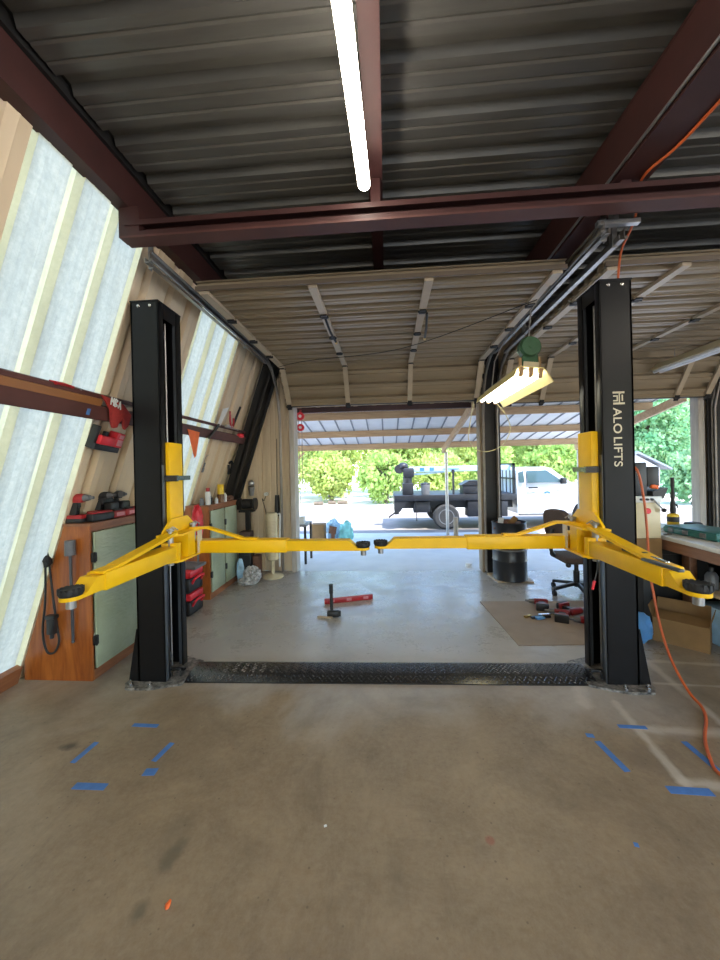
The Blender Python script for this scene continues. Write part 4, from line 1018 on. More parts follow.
# ------------------------------------------------------------------ right side: bench, machine, box
t = thing('workbench', 'long workbench with white top and reddish wooden legs at right', 'workbench', (2.75, 3.3, 0))
g = G(); g.box(2.45, 3.05, 1.9, 4.15, .865, .90, .003); obj('worktop', g, 'white', t)
g = G(); g.box(2.46, 2.50, 1.95, 4.12, .775, .864); g.box(2.99, 3.03, 1.95, 4.12, .775, .864); g.box(2.41, 3.03, 4.08, 4.12, .775, .864); obj('apron', g, 'benchwood', t)
g = G(); g.box(3.035, 3.05, 1.95, 4.12, .0, .775); obj('back_panel', g, 'darksteel', t)
for (x, y) in ((2.72, 3.54), (2.48, 2.2), (2.48, 4.05), (2.98, 2.9), (2.98, 4.05), (2.98, 2.0)):
    g = G(); g.box(x-.022, x+.042, y-.045, y+.045, 0, .775, .003); obj('leg', g, 'benchwood', t)
g = G(); g.box(2.62, 3.02, 1.95, 3.48, .452, .4735); obj('shelf', g, 'ply', t)
# machine with white body
t = thing('bench_saw', 'cream metalworking machine with red button and black head, left end of the bench', 'machine', (2.29, 3.52, 0))
g = G(); g.box(2.19, 2.425, 3.44, 3.62, .88, 1.20, .008); obj('body', g, 'cream', t)
g = G(); g.box(2.186, 2.429, 3.436, 3.624, .58, .88, .008); obj('lower_panel', g, 'card', t)
g = G(); g.box(2.20, 2.29, 3.48, 3.61, .0, .60); obj('pedestal', g, 'darksteel', t)
g = G(); g.lathe([(.026, 0), (.026, .012), (.02, .018), (.001, .018)], (2.31, 3.44, 1.125), 18, Euler((PI/2, 0, 0)).to_matrix()); obj('stop_button', g, 'redbright', t)
g = G(); g.box(2.18, 2.43, 3.43, 3.62, 1.20, 1.255, .006); obj('control_panel', g, 'whitep', t)
g = G()
for xx in (2.25, 2.30, 2.34): g.cyl((xx, 3.43, 1.23), (xx, 3.415, 1.23), .011, n=12)
obj('knob', g, 'blackp', t)
g = G(); g.box(2.17, 2.33, 3.46, 3.64, 1.26, 1.56, .012); g.box(2.33, 2.435, 3.46, 3.64, 1.34, 1.52, .01); obj('head', g, 'blackp', t)
g = G(); g.prism([(2.36, 3.44, 1.30), (2.49, 3.44, 1.33), (2.45, 3.44, 1.23), (2.36, 3.44, 1.24)], (0, .12, 0)); obj('guard', g, 'blackp', t)
g = G(); g.obox((2.385, 3.46, 1.34), (.06, .04, .035), (0, .2, 0), .008); obj('lamp', g, 'orange', t)
g = G(); g.mi = 0; g.cyl((2.35, 3.42, 1.23), (2.425, 3.41, 1.14), .007, n=8); g.mi = 1; g.ball((2.43, 3.41, 1.135), (.02, .02, .02), 0, 2); obj('lever', g, ['galv', 'blackp'], t)
# bench top things
t = thing('torch_bottle', 'yellow gas bottle with dark torch neck standing on the bench', 'torch', (2.90, 3.95, .9))
g = G(); g.lathe([(.046, 0), (.05, .008), (.05, .11), (.044, .125), (.02, .135), (.001, .135)], (2.90, 3.95, .90), 22); obj('cylinder', g, 'yellowp', t)
g = G(); g.lathe([(.0508, .05), (.0508, .10)], (2.90, 3.95, .90), 22); g.mi = 0; obj('label', g, 'blackp', t)
g = G(); g.mi = 0; g.lathe([(.02, .13), (.026, .16), (.024, .22), (.016, .27), (.02, .30), (.02, .34), (.013, .36), (.016, .42), (.016, .50), (.001, .50)], (2.90, 3.95, .90), 16); g.tube([(2.90, 3.95, 1.13), (2.93, 3.94, 1.12), (2.94, 3.94, 1.09)], .008, 6); obj('torch_head', g, 'darksteel', t)
t = thing('tool_case', 'teal plastic tool case lying on the white bench top', 'tool case', (2.78, 3.25, .9))
g = G(); g.obox((2.78, 3.42, .93), (.34, .50, .058), (0, 0, .12), .015); obj('shell', g, 'teal', t)
g = G(); g.obox((2.78, 3.42, .962), (.32, .48, .012), (0, 0, .12), .005)
obj('lid', g, 'teal', t)
for k in (-.14, .02, .16):
    g = G(); c = V((2.78, 3.42, .935))+Matrix.Rotation(.12, 3, 'Z') @ V((-.173, k, 0)); g.obox(c, (.012, .05, .04), (0, 0, .12), .003); obj('latch', g, 'greyp', t)
g = G(); g.obox((2.95, 3.77, .935), (.12, .10, .07), (0, 0, .3), .015); g.cyl((2.82, 3.74, .927), (3.02, 3.77, .937), .026, n=14); single('dark_grinder', g, 'blackp', 'black power tool lying on the bench behind the teal case', 'power tool', (2.95, 3.77, .9))
g = G(); g.obox((2.98, 3.90, .912), (.08, .12, .022), (0, 0, .4), .008); single('yellow_rag', g, 'card', 'tan folded cloth on the bench right of the yellow bottle', 'cloth', (2.98, 3.9, .9))
for x, y, rz, lab in ((2.52, 3.5, .4, 'loose steel clip nearest the machine on the bench edge'), (2.70, 3.78, 1.9, 'loose steel clip just left of the yellow bottle'), (2.56, 3.66, 2.6, 'loose steel clip in front of the pale blue packet')):
    g = G(); g.obox((x, y, .907), (.08, .025, .014), (0, 0, rz), .003)
    single('steel_clip', g, 'galv', lab, 'hardware', (x, y, .9), 'loose steel clips on the bench')
g = G(); g.obox((2.66, 3.95, .925), (.11, .09, .05), (0, 0, .2), .01); single('blue_pack', g, 'palebluebag', 'small pale blue packet on the bench left of the yellow bottle', 'packet', (2.66, 3.95, .9))
# under the bench
t = thing('spray_bottle', 'pale grey bottle with black cap on the shelf under the bench', 'bottle', (2.72, 3.30, .475))
g = G(); g.lathe([(.045, 0), (.045, .11), (.03, .14), (.015, .15), (.001, .15)], (2.72, 3.30, .475), 18); obj('body', g, 'greyp', t)
g = G(); g.lathe([(.018, .148), (.018, .185), (.001, .185)], (2.72, 3.30, .475), 14); obj('cap', g, 'blackp', t)
g = G(); g.tube([(2.80, 2.9, .505), (2.76, 2.95, .58), (2.82, 3.0, .66), (2.90, 2.96, .62), (2.94, 2.88, .505)], .022, 8, 5); single('black_hose', g, 'rubber', 'looped black hose on the shelf under the bench', 'hose', (2.85, 2.93, .475))
g = G(); g.box(2.74, 2.96, 3.2, 3.48, 0, .31, .01); single('blue_carton', g, 'palebluebag', 'blue and white carton on the floor behind the cardboard box', 'box', (2.77, 3.4, 0))
g = G(); g.box(2.46, 2.98, 3.64, 3.99, 0, .74, .01); g.box(2.47, 2.96, 3.632, 3.64, .05, .69); single('dark_cabinet', g, 'darksteel', 'dark steel cabinet on the floor under the bench', 'cabinet', (2.75, 3.8, 0))
g = G(); g.ball((2.18, 3.34, .125), (.07, .08, .13), .12, 3); single('blue_tote', g, 'bluep', 'bright blue plastic bag on the floor left of the cardboard box', 'plastic bag', (2.13, 3.3, 0))
# open cardboard box
t = thing('cardboard_box', 'open brown cardboard box on the floor in front of the bench', 'box', (2.50, 3.25, 0), (0, 0, 0))
ang = -.66
A_ = V((2.30, 3.385, 0)); U = (V((2.545, 3.16, 0))-A_).normalized(); Wv = V((-U.y, U.x, 0)); wl, dl_, hh = .36, .20, .20
g = G()
bar(g, A_+V((0, 0, hh/2)), A_+U*wl+V((0, 0, hh/2)), .006, hh); bar(g, A_+Wv*dl_+V((0, 0, hh/2)), A_+U*wl+Wv*dl_+V((0, 0, hh/2)), .006, hh)
bar(g, A_+V((0, 0, hh/2)), A_+Wv*dl_+V((0, 0, hh/2)), .006, hh); bar(g, A_+U*wl+V((0, 0, hh/2)), A_+U*wl+Wv*dl_+V((0, 0, hh/2)), .006, hh)
bar(g, A_+Wv*dl_/2+V((0, 0, .004)), A_+U*wl+Wv*dl_/2+V((0, 0, .004)), dl_, .006); obj('carton', g, 'card', t)
for nm, p, q, d in (('back', A_+Wv*dl_, A_+U*wl+Wv*dl_, Wv*.05+V((0, 0, .12))), ('left', A_, A_+Wv*dl_, -U*.03+V((0, 0, .10))), ('right', A_+U*wl, A_+U*wl+Wv*dl_, U*.03+V((0, 0, .11)))):
    g = G(); c = (d.cross(q-p)).normalized()*.004; z = V((0, 0, hh)); g.prism([p+z, q+z, q+z+d, p+z+d], c); obj('flap', g, 'card', t)
g = G(); p, q, d = A_, A_+U*wl, Wv*.14+V((0, 0, .035)); z = V((0, 0, hh)); g.prism([p+z, q+z, q+z+d, p+z+d], (0, 0, .004)); obj('flap', g, 'card', t)
# tools lying on the right front arm
t = thing('ratchet', 'long black-handled tool lying on the right yellow arm by the post', 'hand tool', (1.39, 2.1, 1.05))
AT = 1.0255
g = G(); bar(g, (1.425, 2.33, AT+.016), (1.432, 2.15, AT+.016), .034, .028, (0, 0, 1), .006); obj('grip', g, 'blackp', t)
g = G(); bar(g, (1.432, 2.15, AT+.014), (1.438, 2.00, AT+.012), .022, .014, (0, 0, 1), .003); obj('shaft', g, 'chrome', t)
g = G(); bar(g, (1.385, 2.10, AT+.008), (1.40, 1.86, AT+.008), .030, .014, (0, 0, 1), .003); single('steel_bar', g, 'inner', 'flat dark steel bar lying on the right yellow arm near its pad', 'bar', (1.39, 1.98, AT))

# ------------------------------------------------------------------ orange air hose
t = thing('air_hose', 'orange air hose running from the ceiling beam down the right post to the floor', 'hose', (1.7, 2.7, 0))
g = G(); g.tube([(1.62, .5, 3.262), (1.615, 1.2, 3.262), (1.61, 1.85, 3.262), (1.60, 2.1, 3.262), (1.56, 2.26, 3.262), (1.60, 2.40, 3.262), (1.73, 2.62, 3.262), (1.745, 2.70, 3.2), (1.715, 2.75, 3.1), (1.70, 2.76, 3.0), (1.695, 2.775, 2.855)], .008, 8, 6); obj('upper_run', g, 'hose', t)
g = G(); g.tube([(1.72, 3.02, 2.85), (1.75, 3.03, 2.3), (1.77, 3.02, 1.9), (1.83, 2.98, 1.58), (1.88, 2.9, 1.503), (1.925, 2.9, 1.276), (1.942, 2.9, 1.05), (1.955, 2.9, .75), (1.968, 2.88, .56), (1.964, 2.82, .369), (1.955, 2.74, .226), (1.955, 2.66, .12), (1.96, 2.56, .03), (1.95, 2.46, .0085), (1.883, 2.344, .0085), (1.74, 2.176, .0085), (1.647, 2.031, .0085), (1.61, 1.936, .0085), (1.66, 1.84, .0085), (1.85, 1.78, .0085)], .0085, 8, 6); obj('lower_run', g, 'hose', t)
g = G(); g.tube([(1.695, 2.775, 2.852), (1.71, 2.88, 2.87), (1.72, 3.0, 2.86), (1.72, 3.02, 2.85)], .008, 8, 4); obj('bend', g, 'hose', t)

# ------------------------------------------------------------------ outside: awning
t = thing('awning', 'timber-framed awning with white ribbed sheet roof outside the doors', 'awning', (1.4, 7.3, 0))
ay0, az0, ay1, az1 = 5.75, 2.64, 9.0, 2.06
def az(y): return az0+(az1-az0)*(y-ay0)/(ay1-ay0)
xl_, xr_ = -5.0, 4.55
g = G(); g.prism([(xl_, ay0, az(ay0)+.09), (xl_, ay1+.1, az(ay1+.1)+.09), (xl_, ay1+.1, az(ay1+.1)+.1), (xl_, ay0, az(ay0)+.1)], (xr_-xl_, 0, 0)); obj('roof_sheet', g, 'whitesheet', t)
g = G(); x = xl_+.05
while x < xr_:
    bar(g, (x, ay0, az(ay0)+.083), (x, ay1+.1, az(ay1+.1)+.083), .028, .014); x += .305
obj('sheet_rib', g, 'seam', t)
for yy, hh in ((6.55, .13), (7.75, .13), (8.92, .14)):
    g = G(); bar(g, (xl_, yy, az(yy)+.015), (xr_-.04, yy, az(yy)+.015), .045, hh); obj('purlin', g, 'purlin', t)
g = G(); bar(g, (xl_, 5.86, 2.53), (1.95, 5.86, 2.53), .07, .10); obj('header_beam', g, 'redsteel', t)
for xx in (1.36, 4.46, -2.6):
    g = G(); bar(g, (xx, 5.8, az(5.8)-.11), (xx, 9.0, az(9.0)-.11), .05, .13); obj('rafter', g, 'purlin', t)
for xx in (1.43, -2.6, 4.5):
    g = G(); g.cyl((xx, 8.95, -.1), (xx, 8.95, az(8.95)-.14), .038, n=14); obj('post', g, 'galv', t)
g = G(); bar(g, (-2.55, 8.85, 1.55), (-2.02, 8.85, 1.98), .035, .05); obj('brace', g, 'purlin', t)
g = G(); g.cyl((1.60, 8.80, -.095), (1.60, 8.80, .36), .055, n=14); single('wood_stump', g, 'tanwood', 'short wooden bollard beside the awning post in front of the truck wheel', 'bollard', (1.6, 8.8, -.1))
# pulley hoist
t = thing('pulley_block', 'red double pulley with hanging ropes at the left doorway edge', 'pulley', (-1.41, 5.78, 2.3))
for zz, r in ((2.42, .065), (2.24, .058)):
    g = G(); g.cyl((-1.37, 5.76, zz), (-1.37, 5.80, zz), r, n=24); sh = obj('sheave', g, 'redbright', t)
    g = G(); g.cyl((-1.37, 5.75, zz), (-1.37, 5.757, zz), r*.4, n=16); obj('hub', g, 'whitep', sh)
g = G(); g.tube([(-1.40, 5.78, 2.4), (-1.40, 5.78, 1.0)], .006, 6); g.tube([(-1.35, 5.78, 2.4), (-1.35, 5.78, 1.25)], .006, 6); obj('rope', g, 'rope', t)
g = G(); g.cyl((-1.37, 5.78, 2.49), (-1.37, 5.80, 2.52), .015, n=8); obj('hook', g, 'red', t)
# bench and bags outside at left
t = thing('small_table', 'small dark-legged table outside at the left doorway edge', 'table', (-1.5, 6.3, -.03))
g = G(); g.box(-1.78, -1.38, 6.05, 6.55, .60, .63); obj('tabletop', g, 'greyp', t)
for x, y in ((-1.40, 6.07), (-1.40, 6.52), (-1.76, 6.07), (-1.76, 6.52)):
    g = G(); g.box(x-.018, x+.018, y-.018, y+.018, -.04, .60); obj('leg', g, 'darksteel', t)
g = G(); g.box(-1.62, -1.44, 6.15, 6.3, .63, .75, .006); single('white_carton', g, 'whitep', 'white carton on the small table outside the left doorway', 'box', (-1.5, 6.2, .63))
def gz(y): return -.02-(y-5.56)*.0211
g = G(); g.box(-1.72, -1.42, 8.0, 8.3, gz(8.3)-.01, .34, .01); single('tan_carton', g, 'card', 'tan carton among the plastic bags outside at left', 'box', (-1.55, 8.1, gz(8.1)))
for (x, y, r, h, m_, lab) in ((-1.27, 8.45, .17, .26, 'palebluebag', 'pale blue plastic bag next to the tan carton outside'), (-.95, 8.2, .16, .24, 'turq', 'turquoise plastic bag at the right end of the pile outside')):
    g = G(); g.ball((x, y, gz(y)+h*.85), (r, r*.8, h), .16, 3); single('plastic_sack', g, m_, lab, 'plastic bag', (x, y, gz(y)), ang=0)
g = G(); g.obox((-1.22, 7.96, .22), (.16, .06, .16), (0, .2, .1), .01); g.box(-1.26, -1.18, 7.97, 8.0, gz(8)-.01, .2); single('brown_carton', g, 'rust', 'small brown carton leaning on the blue bag outside', 'box', (-1.22, 7.97, gz(8)))

# ------------------------------------------------------------------ truck
t = thing('flatbed_truck', 'white flatbed work truck with crane parked outside the doors', 'truck', (2.8, 11.0, -.15))
ty, tw = 10.0, 2.0
def pz(poly, y0, w): return [(a, y0, b) for a, b in poly]
g = G(); g.box(.18, 3.42, ty, ty+tw, .64, .80, .01); g.box(.22, 3.4, ty+.25, ty+.4, .42, .64); g.box(.22, 3.4, ty+1.6, ty+1.75, .42, .64); g.box(.18, .3, ty+.05, ty+tw-.05, .28, .64); 
g.prism([(.18, ty+.02, .64), (.55, ty+.02, .64), (.34, ty+.02, .36), (.20, ty+.02, .3)], (0, .05, 0)); obj('flatbed', g, 'truckdark', t)
g = G(); g.tube([(.24, ty+.05, .36), (.08, ty+.05, .25), (.02, ty+.05, .2)], .02, 8); g.tube([(.78, ty+.03, .64), (.78, ty+.03, .1)], .012, 6); obj('rear_hitch', g, 'darksteel', t)
g = G(); g.box(2.15, 3.2, ty+.02, ty+.45, .2, .62, .02); g.box(.7, 1.15, ty+.05, ty+.4, .32, .62, .02); obj('underbody_box', g, 'truckdark', t)
def wheel(x, y):
    g = G(); ax = Euler((PI/2, 0, 0)).to_matrix()
    g.lathe([(.20, -.11), (.30, -.12), (.345, -.09), (.352, 0), (.345, .09), (.30, .12), (.20, .11)], (x, y, .20), 36, ax); w = obj('wheel', g, 'tire', t)
    g = G(); g.lathe([(.001, .05), (.06, .09), (.08, .05), (.15, .04), (.19, .115), (.21, .115), (.21, -.1), (.001, -.1)], (x, y, .20), 30, ax)
    for k in range(8):
        a = 2*PI*k/8; g.cyl((x+math.cos(a)*.11, y-.07, .2+math.sin(a)*.11), (x+math.cos(a)*.11, y-.03, .2+math.sin(a)*.11), .016, n=8)
    obj('rim', g, 'rim', w)
for x, y in ((1.58, ty+.14), (1.58, ty+1.86), (5.28, ty+.14), (5.28, ty+1.86)): wheel(x, y)
g = G(); body = [(3.46, .27), (3.46, 1.30), (3.50, 1.42), (3.60, 1.50), (4.25, 1.50), (4.40, 1.45), (4.84, 1.06), (5.95, .98), (6.08, .85), (6.12, .30), (5.72, .30)]+[(5.28+math.cos(a)*.43, .22+math.sin(a)*.43) for a in [i*PI/10 for i in range(1, 10)]]+[(4.84, .27)]
n0 = len(g.b.verts); g.prism(pz(body, ty+.02, 0), (0, tw-.04, 0))
for v in g.b.verts:       # tumblehome of the greenhouse
    if v.co.z > 1.06: v.co.y += (.16 if v.co.y < ty+1 else -.16)*(v.co.z-1.06)/.44
cab = obj('cab', g, 'carwhite', t, 30)
def onside(x, z, o=.004):
    y = ty+.02+(.16*(z-1.06)/.44 if z > 1.06 else 0); return V((x, y-o, z))
g = G(); g.prism([onside(*p) for p in ((3.74, 1.40), (4.26, 1.41), (4.66, 1.09), (3.72, 1.08))], (0, .006, 0)); obj('side_window', g, 'glass', cab)
g = G(); g.prism([onside(*p, .005) for p in ((3.515, 1.36), (3.66, 1.40), (3.65, 1.09), (3.515, 1.09))], (0, .006, 0)); obj('rear_quarter_window', g, 'glass', cab)
g = G(); g.obox(onside(4.62, 1.12, .08), (.12, .14, .16), None, .02); obj('side_mirror', g, 'blackp', cab)
g = G(); g.box(3.74, 3.98, ty-.006, ty+.02, .93, .97, .006); obj('door_handle', g, 'blackp', cab)
g = G()
for a, b in (((3.70, 1.06), (3.70, .34)), ((4.78, 1.0), (4.78, .40)), ((3.70, .34), (4.7, .34))): bar(g, (a[0], ty+.019, a[1]), (b[0], ty+.019, b[1]), .006, .008, (0, 1, 0))
g.box(3.5, 4.84, ty-.0, ty+.1, .22, .27); obj('door_seam', g, 'greyp', cab)
# door emblem: blue arc with rows of small lettering
g = G(); c = V((4.22, ty+.012, .72))
for k in range(9):
    a0, a1 = PI*(.05+k*.1), PI*(.05+(k+1)*.1)
    p0 = c+V((math.cos(a0)*.095, 0, math.sin(a0)*.115)); p1 = c+V((math.cos(a1)*.095, 0, math.sin(a1)*.115))
    g.mi = 0 if 2 <= k <= 6 else 1; bar(g, p0, p1, .012, .045 if 2 <= k <= 6 else .03, (0, 0, 1) if 2 <= k <= 6 else (1, 0, 0))
g.mi = 1
def row(y0, n, x0, x1, arc=0.):
    for k in range(n):
        f = (k+.5)/n; x = x0+(x1-x0)*f; z = y0+arc*(1-(2*f-1)**2)
        g.box(x-(x1-x0)/n*.34, x+(x1-x0)/n*.34, ty+.006, ty+.02, z-.014, z+.014)
row(.86, 11, 3.93, 4.52, .06); row(.655, 12, 3.94, 4.50); row(.605, 8, 4.05, 4.40)
g.box(4.60, 4.64, ty+.006, ty+.02, .70, .80)
obj('emblem', g, ['decalblue', 'decalgrey'], cab, 0)
g = G(); g.box(3.36, 3.42, ty+.05, ty+.12, .8, 1.62); g.box(3.36, 3.42, ty+tw-.12, ty+tw-.05, .8, 1.62); g.box(3.36, 3.42, ty+.05, ty+tw-.05, 1.56, 1.62); g.box(3.36, 3.42, ty+.05, ty+tw-.05, 1.18, 1.22)
for k in range(1, 6): g.box(3.38, 3.40, ty+.05+k*.32, ty+.08+k*.32, .8, 1.6)
obj('headache_rack', g, 'truckdark', t)
g = G(); g.box(2.05, 2.50, ty+.1, ty+.6, .80, 1.05, .02); g.prism([(2.0, ty+.08, 1.05), (2.55, ty+.08, 1.05), (2.48, ty+.08, 1.17), (2.22, ty+.08, 1.17)], (0, .54, 0)); obj('bed_toolbox', g, 'truckdark', t)
g = G(); g.cyl((1.81, ty+.2, .8), (1.81, ty+.2, 1.46), .03, n=10); g.cyl((1.81, ty+.2, 1.40), (1.81, ty+.2, 1.48), .045, n=10); obj('stake', g, 'truckdark', t)
g = G(); g.box(.42, .72, ty+.2, ty+.6, .80, 1.12, .02); g.cyl((.57, ty+.4, 1.12), (.57, ty+.4, 1.30), .13, n=18); g.box(.45, .75, ty+.25, ty+.55, 1.28, 1.55, .04); g.cyl((.34, ty+.3, 1.52), (.34, ty+.5, 1.52), .13, n=20); g.ball((.45, ty+.4, 1.6), (.16, .14, .11), .1, 2); g.cyl((.68, ty+.4, 1.30), (.68, ty+.4, 1.4), .05, n=10); cr = obj('crane', g, 'truckdark', t)
g = G(); bar(g, (.62, ty+.4, 1.50), (3.40, ty+.4, 1.50), .14, .15, (0, 0, 1), .01); bar(g, (.75, ty+.4, 1.36), (1.6, ty+.4, 1.42), .05, .05); obj('boom', g, 'crane', cr)
g = G(); 
for xx in (.98, 1.25): g.box(xx-.06, xx+.06, ty+.32, ty+.33, 1.46, 1.55)
g.box(1.55, 2.0, ty+.32, ty+.328, 1.49, 1.51); obj('boom_marking', g, 'decalblue', cr)
g = G(); g.lathe([(.11, 0), (.13, .26), (.12, .27), (.001, .27)], (1.06, ty+.3, .80), 18); g.mi = 1; g.ball((1.06, ty+.3, 1.09), (.14, .12, .045), .1, 2); single('plastic_bucket', g, ['greyp', 'blackp'], 'grey bucket with dark cover on the truck bed by the crane', 'bucket', (1.06, ty+.3, .80))

# ------------------------------------------------------------------ shed, trees
t = thing('garden_shed', 'small white shed with grey gable roof seen through the right doorway', 'shed', (8.4, 14, -.15))
g = G(); g.box(7.9, 9.15, 13, 15, -.16, 1.38); obj('wall', g, 'whitep', t)
g = G(); g.prism([(7.9, 13, 1.38), (9.15, 13, 1.38), (8.35, 13, 1.86)], (0, 2, 0)); obj('gable', g, 'whitep', t)
g = G(); g.prism([(8.35, 12.8, 1.87), (9.42, 12.8, 1.30), (9.42, 12.8, 1.36), (8.35, 12.8, 1.94)], (0, 2.4, 0)); g.prism([(8.35, 12.8, 1.87), (7.75, 12.8, 1.46), (7.75, 12.8, 1.52), (8.35, 12.8, 1.94)], (0, 2.4, 0)); obj('roof', g, 'shedroof', t)
g = G(); g.box(8.1, 8.95, 12.985, 13.0, .2, 1.25); obj('doorway', g, 'darksteel', t)
def leaves(g, c, rad, n, size, seed):
    rnd = random.Random(seed)
    cl = []
    for k in range(max(8, n//90)):
        while True:
            p = V((rnd.uniform(-1, 1), rnd.uniform(-1, 1), rnd.uniform(-1, 1)))
            if p.length < 1: break
        cl.append((V((c[0]+p.x*rad[0], c[1]+p.y*rad[1], c[2]+p.z*rad[2]*.85)), rnd.uniform(.25, .5)*min(rad)))
    for i in range(n):
        cc, r = rnd.choice(cl)
        q_ = V((rnd.gauss(0, 1), rnd.gauss(0, 1), rnd.gauss(0, .8)))*r*.6
        if q_.length > r: q_ *= r/q_.length
        p = cc+q_
        s = size*rnd.uniform(.6, 1.3)
        u = V((rnd.gauss(0, 1), rnd.gauss(0, 1), rnd.gauss(0, .6))).normalized(); w = u.orthogonal().normalized()
        w = Matrix.Rotation(rnd.uniform(0, 6.28), 3, u) @ w
        f = u.cross(w)
        vs = [g.b.verts.new(p+w*s*.6*a+f*s*.34*b+u*s*.08*abs(b)) for a, b in ((-1, 0), (-.2, -1), (1, 0), (-.2, 1))]
        g.b.faces.new(vs)
def tree(name, x, y, h, r, m_, label, n=3200, size=.22, low=.35):
    t = thing(name, label, 'tree' if h > 2.4 else 'bush', (x, y, -.15), (0, 0, 0), 'trees and bushes beyond the yard')
    g = G(); g.tube([(x, y, -.25), (x+.1, y, h*.35), (x-.1, y+.1, h*.7)], .06+h*.018, 8, 3)
    for k in range(5):
        a = k*1.3+x; g.tube([(x, y, h*(.3+.08*k)), (x+math.cos(a)*r*.45, y+math.sin(a)*r*.45, h*(.45+.1*k))], .035, 6)
    obj('trunk', g, 'bark', t)
    g = G(); leaves(g, (x, y, h*(low+1)/2), (r, r, h*(1-low)/2), n, size, int(x*13+y*7)); obj('foliage', g, m_, t, 0, fix=False)
    return t
TR = [('tree', -7.4, 21, 4.6, 1.5, 'leafA', 'yellow-green tree at the left edge of the doorway view', .0),
      ('tree', -3.3, 21, 5.2, 1.5, 'leafA', 'tall yellow-green tree left of centre beyond the yard', .2),
      ('tree', .9, 21, 5.0, 1.5, 'leafA', 'sunlit tree straight behind the crane end of the truck', .05),
      ('tree', 5.0, 21, 5.2, 1.5, 'leafA', 'sunlit tree behind the middle of the truck bed', .1),
      ('tree', 9.2, 21, 5.0, 1.5, 'leafB', 'green tree above the truck cab roof', .1),
      ('tree', 13.2, 19.5, 6.2, 1.6, 'leafC', 'large cool green tree behind the shed', .0),
      ('tree', 17.4, 20, 6.6, 1.6, 'leafB', 'big green tree at the right doorway edge', .0),
      ('tree', -10.5, 26, 6.0, 2.0, 'leafB', 'green back-row tree seen past the left jamb', .05),
      ('tree', -5.3, 26, 6.0, 2.0, 'leafA', 'back-row yellow-green tree between the two left trees', .0),
      ('tree', -.4, 26, 6.2, 2.0, 'leafA', 'back-row sunlit tree seen left of the crane', .1),
      ('tree', 4.5, 26, 6.2, 2.0, 'leafB', 'back-row green tree seen above the crane boom', .0),
      ('tree', 9.4, 26.5, 6.2, 2.0, 'leafB', 'back-row green tree seen right of the middle door post', .0),
      ('tree', 14.4, 26, 8.0, 2.0, 'leafA', 'tall yellowish tree high above the shed roof', .0),
      ('tree', 19.4, 26, 8.0, 2.0, 'leafC', 'tall cool green tree farthest back at right', .0),
      ('bush', -7.8, 17.5, 2.6, 1.05, 'leafA', 'rounded yellow-green bush past the left door jamb', .0),
      ('bush', -2.9, 18.6, 2.6, .95, 'leafA', 'rounded yellow-green bush left of the bright gap in the yard', .0),
      ('bush', 2.6, 18, 2.4, 1.1, 'leafA', 'yellow-green bush directly behind the truck bed', .0),
      ('bush', 5.2, 18, 2.4, 1.1, 'leafB', 'green bush behind the middle door post', .0),
      ('bush', 7.9, 18, 2.6, 1.1, 'leafB', 'green bush behind the truck cab', .0),
      ('bush', -5.4, 17.3, 1.9, 1.0, 'leafA', 'low yellow-green bush at the left doorway edge', .0),
      ('bush', -.1, 17.6, 2.2, 1.15, 'leafB', 'round green bush left of the truck bed', .0),
      ('bush', 10.4, 17.6, 2.1, 1.0, 'leafC', 'low dark green bush beyond the truck hood', .0),
      ('bush', 12.1, 15.4, 2.3, .9, 'leafC', 'bluish green shrub right of the shed', .0)]
for nm, x, y, h, r, m_, lab, lo in TR:
    n = int(5000+h*900) if h > 2.4 else 4200
    tree(nm, x, y, h, r, m_, lab, n, .20, min(lo, .04))
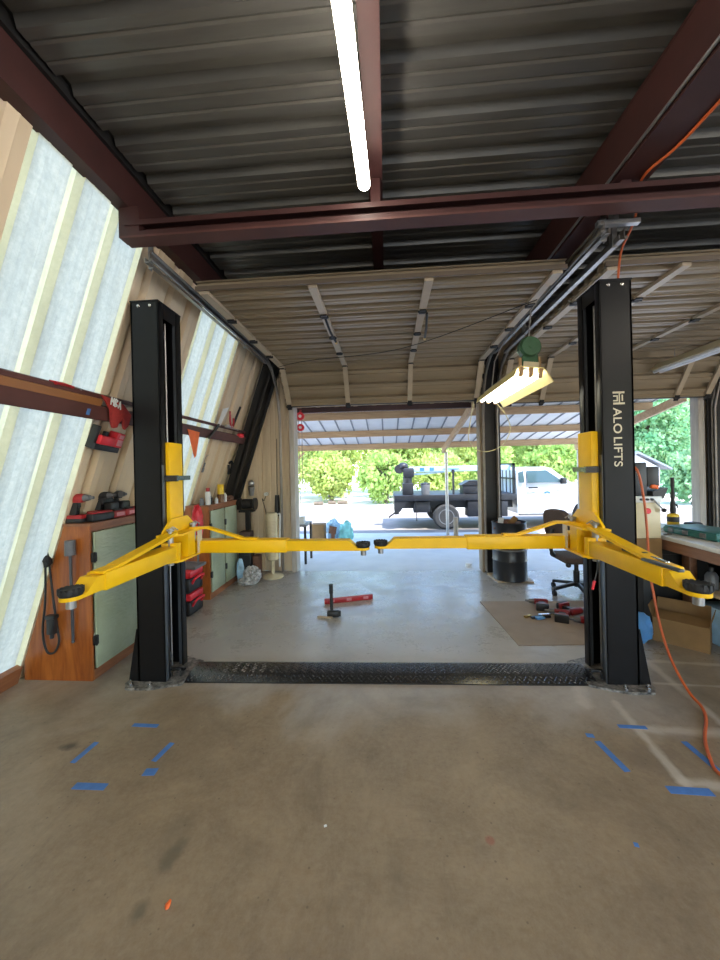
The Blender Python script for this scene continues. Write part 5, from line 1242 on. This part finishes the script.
for x, y, s, lab in ((-3.3, 17.2, .22, 'left one of three small dark logs on the bright yard edge'), (-2.7, 17.5, .18, 'middle one of three small dark logs on the bright yard edge'), (-2.2, 17.6, .24, 'right one of three small dark logs on the bright yard edge')):
    g = G(); g.cyl((x-s, y, -.06), (x+s, y+.1, -.06), .09, n=10); single('log', g, 'bark', lab, 'log', (x, y, -.15), 'logs at the yard edge')

# ------------------------------------------------------------------ world, sun, camera
w = bpy.data.worlds.new('World'); SC.world = w; w.use_nodes = True
nt = w.node_tree; nt.nodes.clear()
wo = nt.nodes.new('ShaderNodeOutputWorld'); bg = nt.nodes.new('ShaderNodeBackground'); sk = nt.nodes.new('ShaderNodeTexSky')
sk.sky_type = 'NISHITA'; sk.sun_disc = False; sk.sun_elevation = math.radians(52); sk.sun_rotation = math.radians(184)
sk.air_density = 1.0; sk.dust_density = .4; sk.ozone_density = 1.2
bg.inputs['Strength'].default_value = 1.1
hs = nt.nodes.new('ShaderNodeHueSaturation'); hs.inputs['Saturation'].default_value = 1.05
nt.links.new(sk.outputs[0], hs.inputs['Color']); nt.links.new(hs.outputs[0], bg.inputs[0]); nt.links.new(bg.outputs[0], wo.inputs[0])
sl = bpy.data.lights.new('sun', 'SUN'); sl.energy = 9.5; sl.angle = math.radians(.6); sl.color = (1., .95, .86)
so = bpy.data.objects.new('sun', sl); COL.objects.link(so)
so.rotation_euler = V((-.33, .36, -.86)).to_track_quat('-Z', 'Y').to_euler(); so.location = (-6, -6, 10)

F, YAW, ROLL_, CY = 365., math.radians(4.23), .022, 468.6
cam = bpy.data.cameras.new('camera'); co = bpy.data.objects.new('camera', cam); COL.objects.link(co)
cam.sensor_fit = 'VERTICAL'; cam.sensor_height = 36; cam.sensor_width = 27; cam.lens = F/960*36
cam.shift_y = -(480-CY)/960; cam.clip_start = .05; cam.clip_end = 300
co.location = (0, 0, 1.56)
co.rotation_euler = (Matrix.Rotation(YAW, 3, 'Z') @ Matrix.Rotation(PI/2, 3, 'X') @ Matrix.Rotation(-ROLL_, 3, 'Z')).to_euler()
SC.camera = co
SC.view_settings.view_transform = 'Standard'; SC.view_settings.look = 'None'
SC.view_settings.gamma = 1; SC.view_settings.use_curve_mapping = False
SC.view_settings.exposure = .2
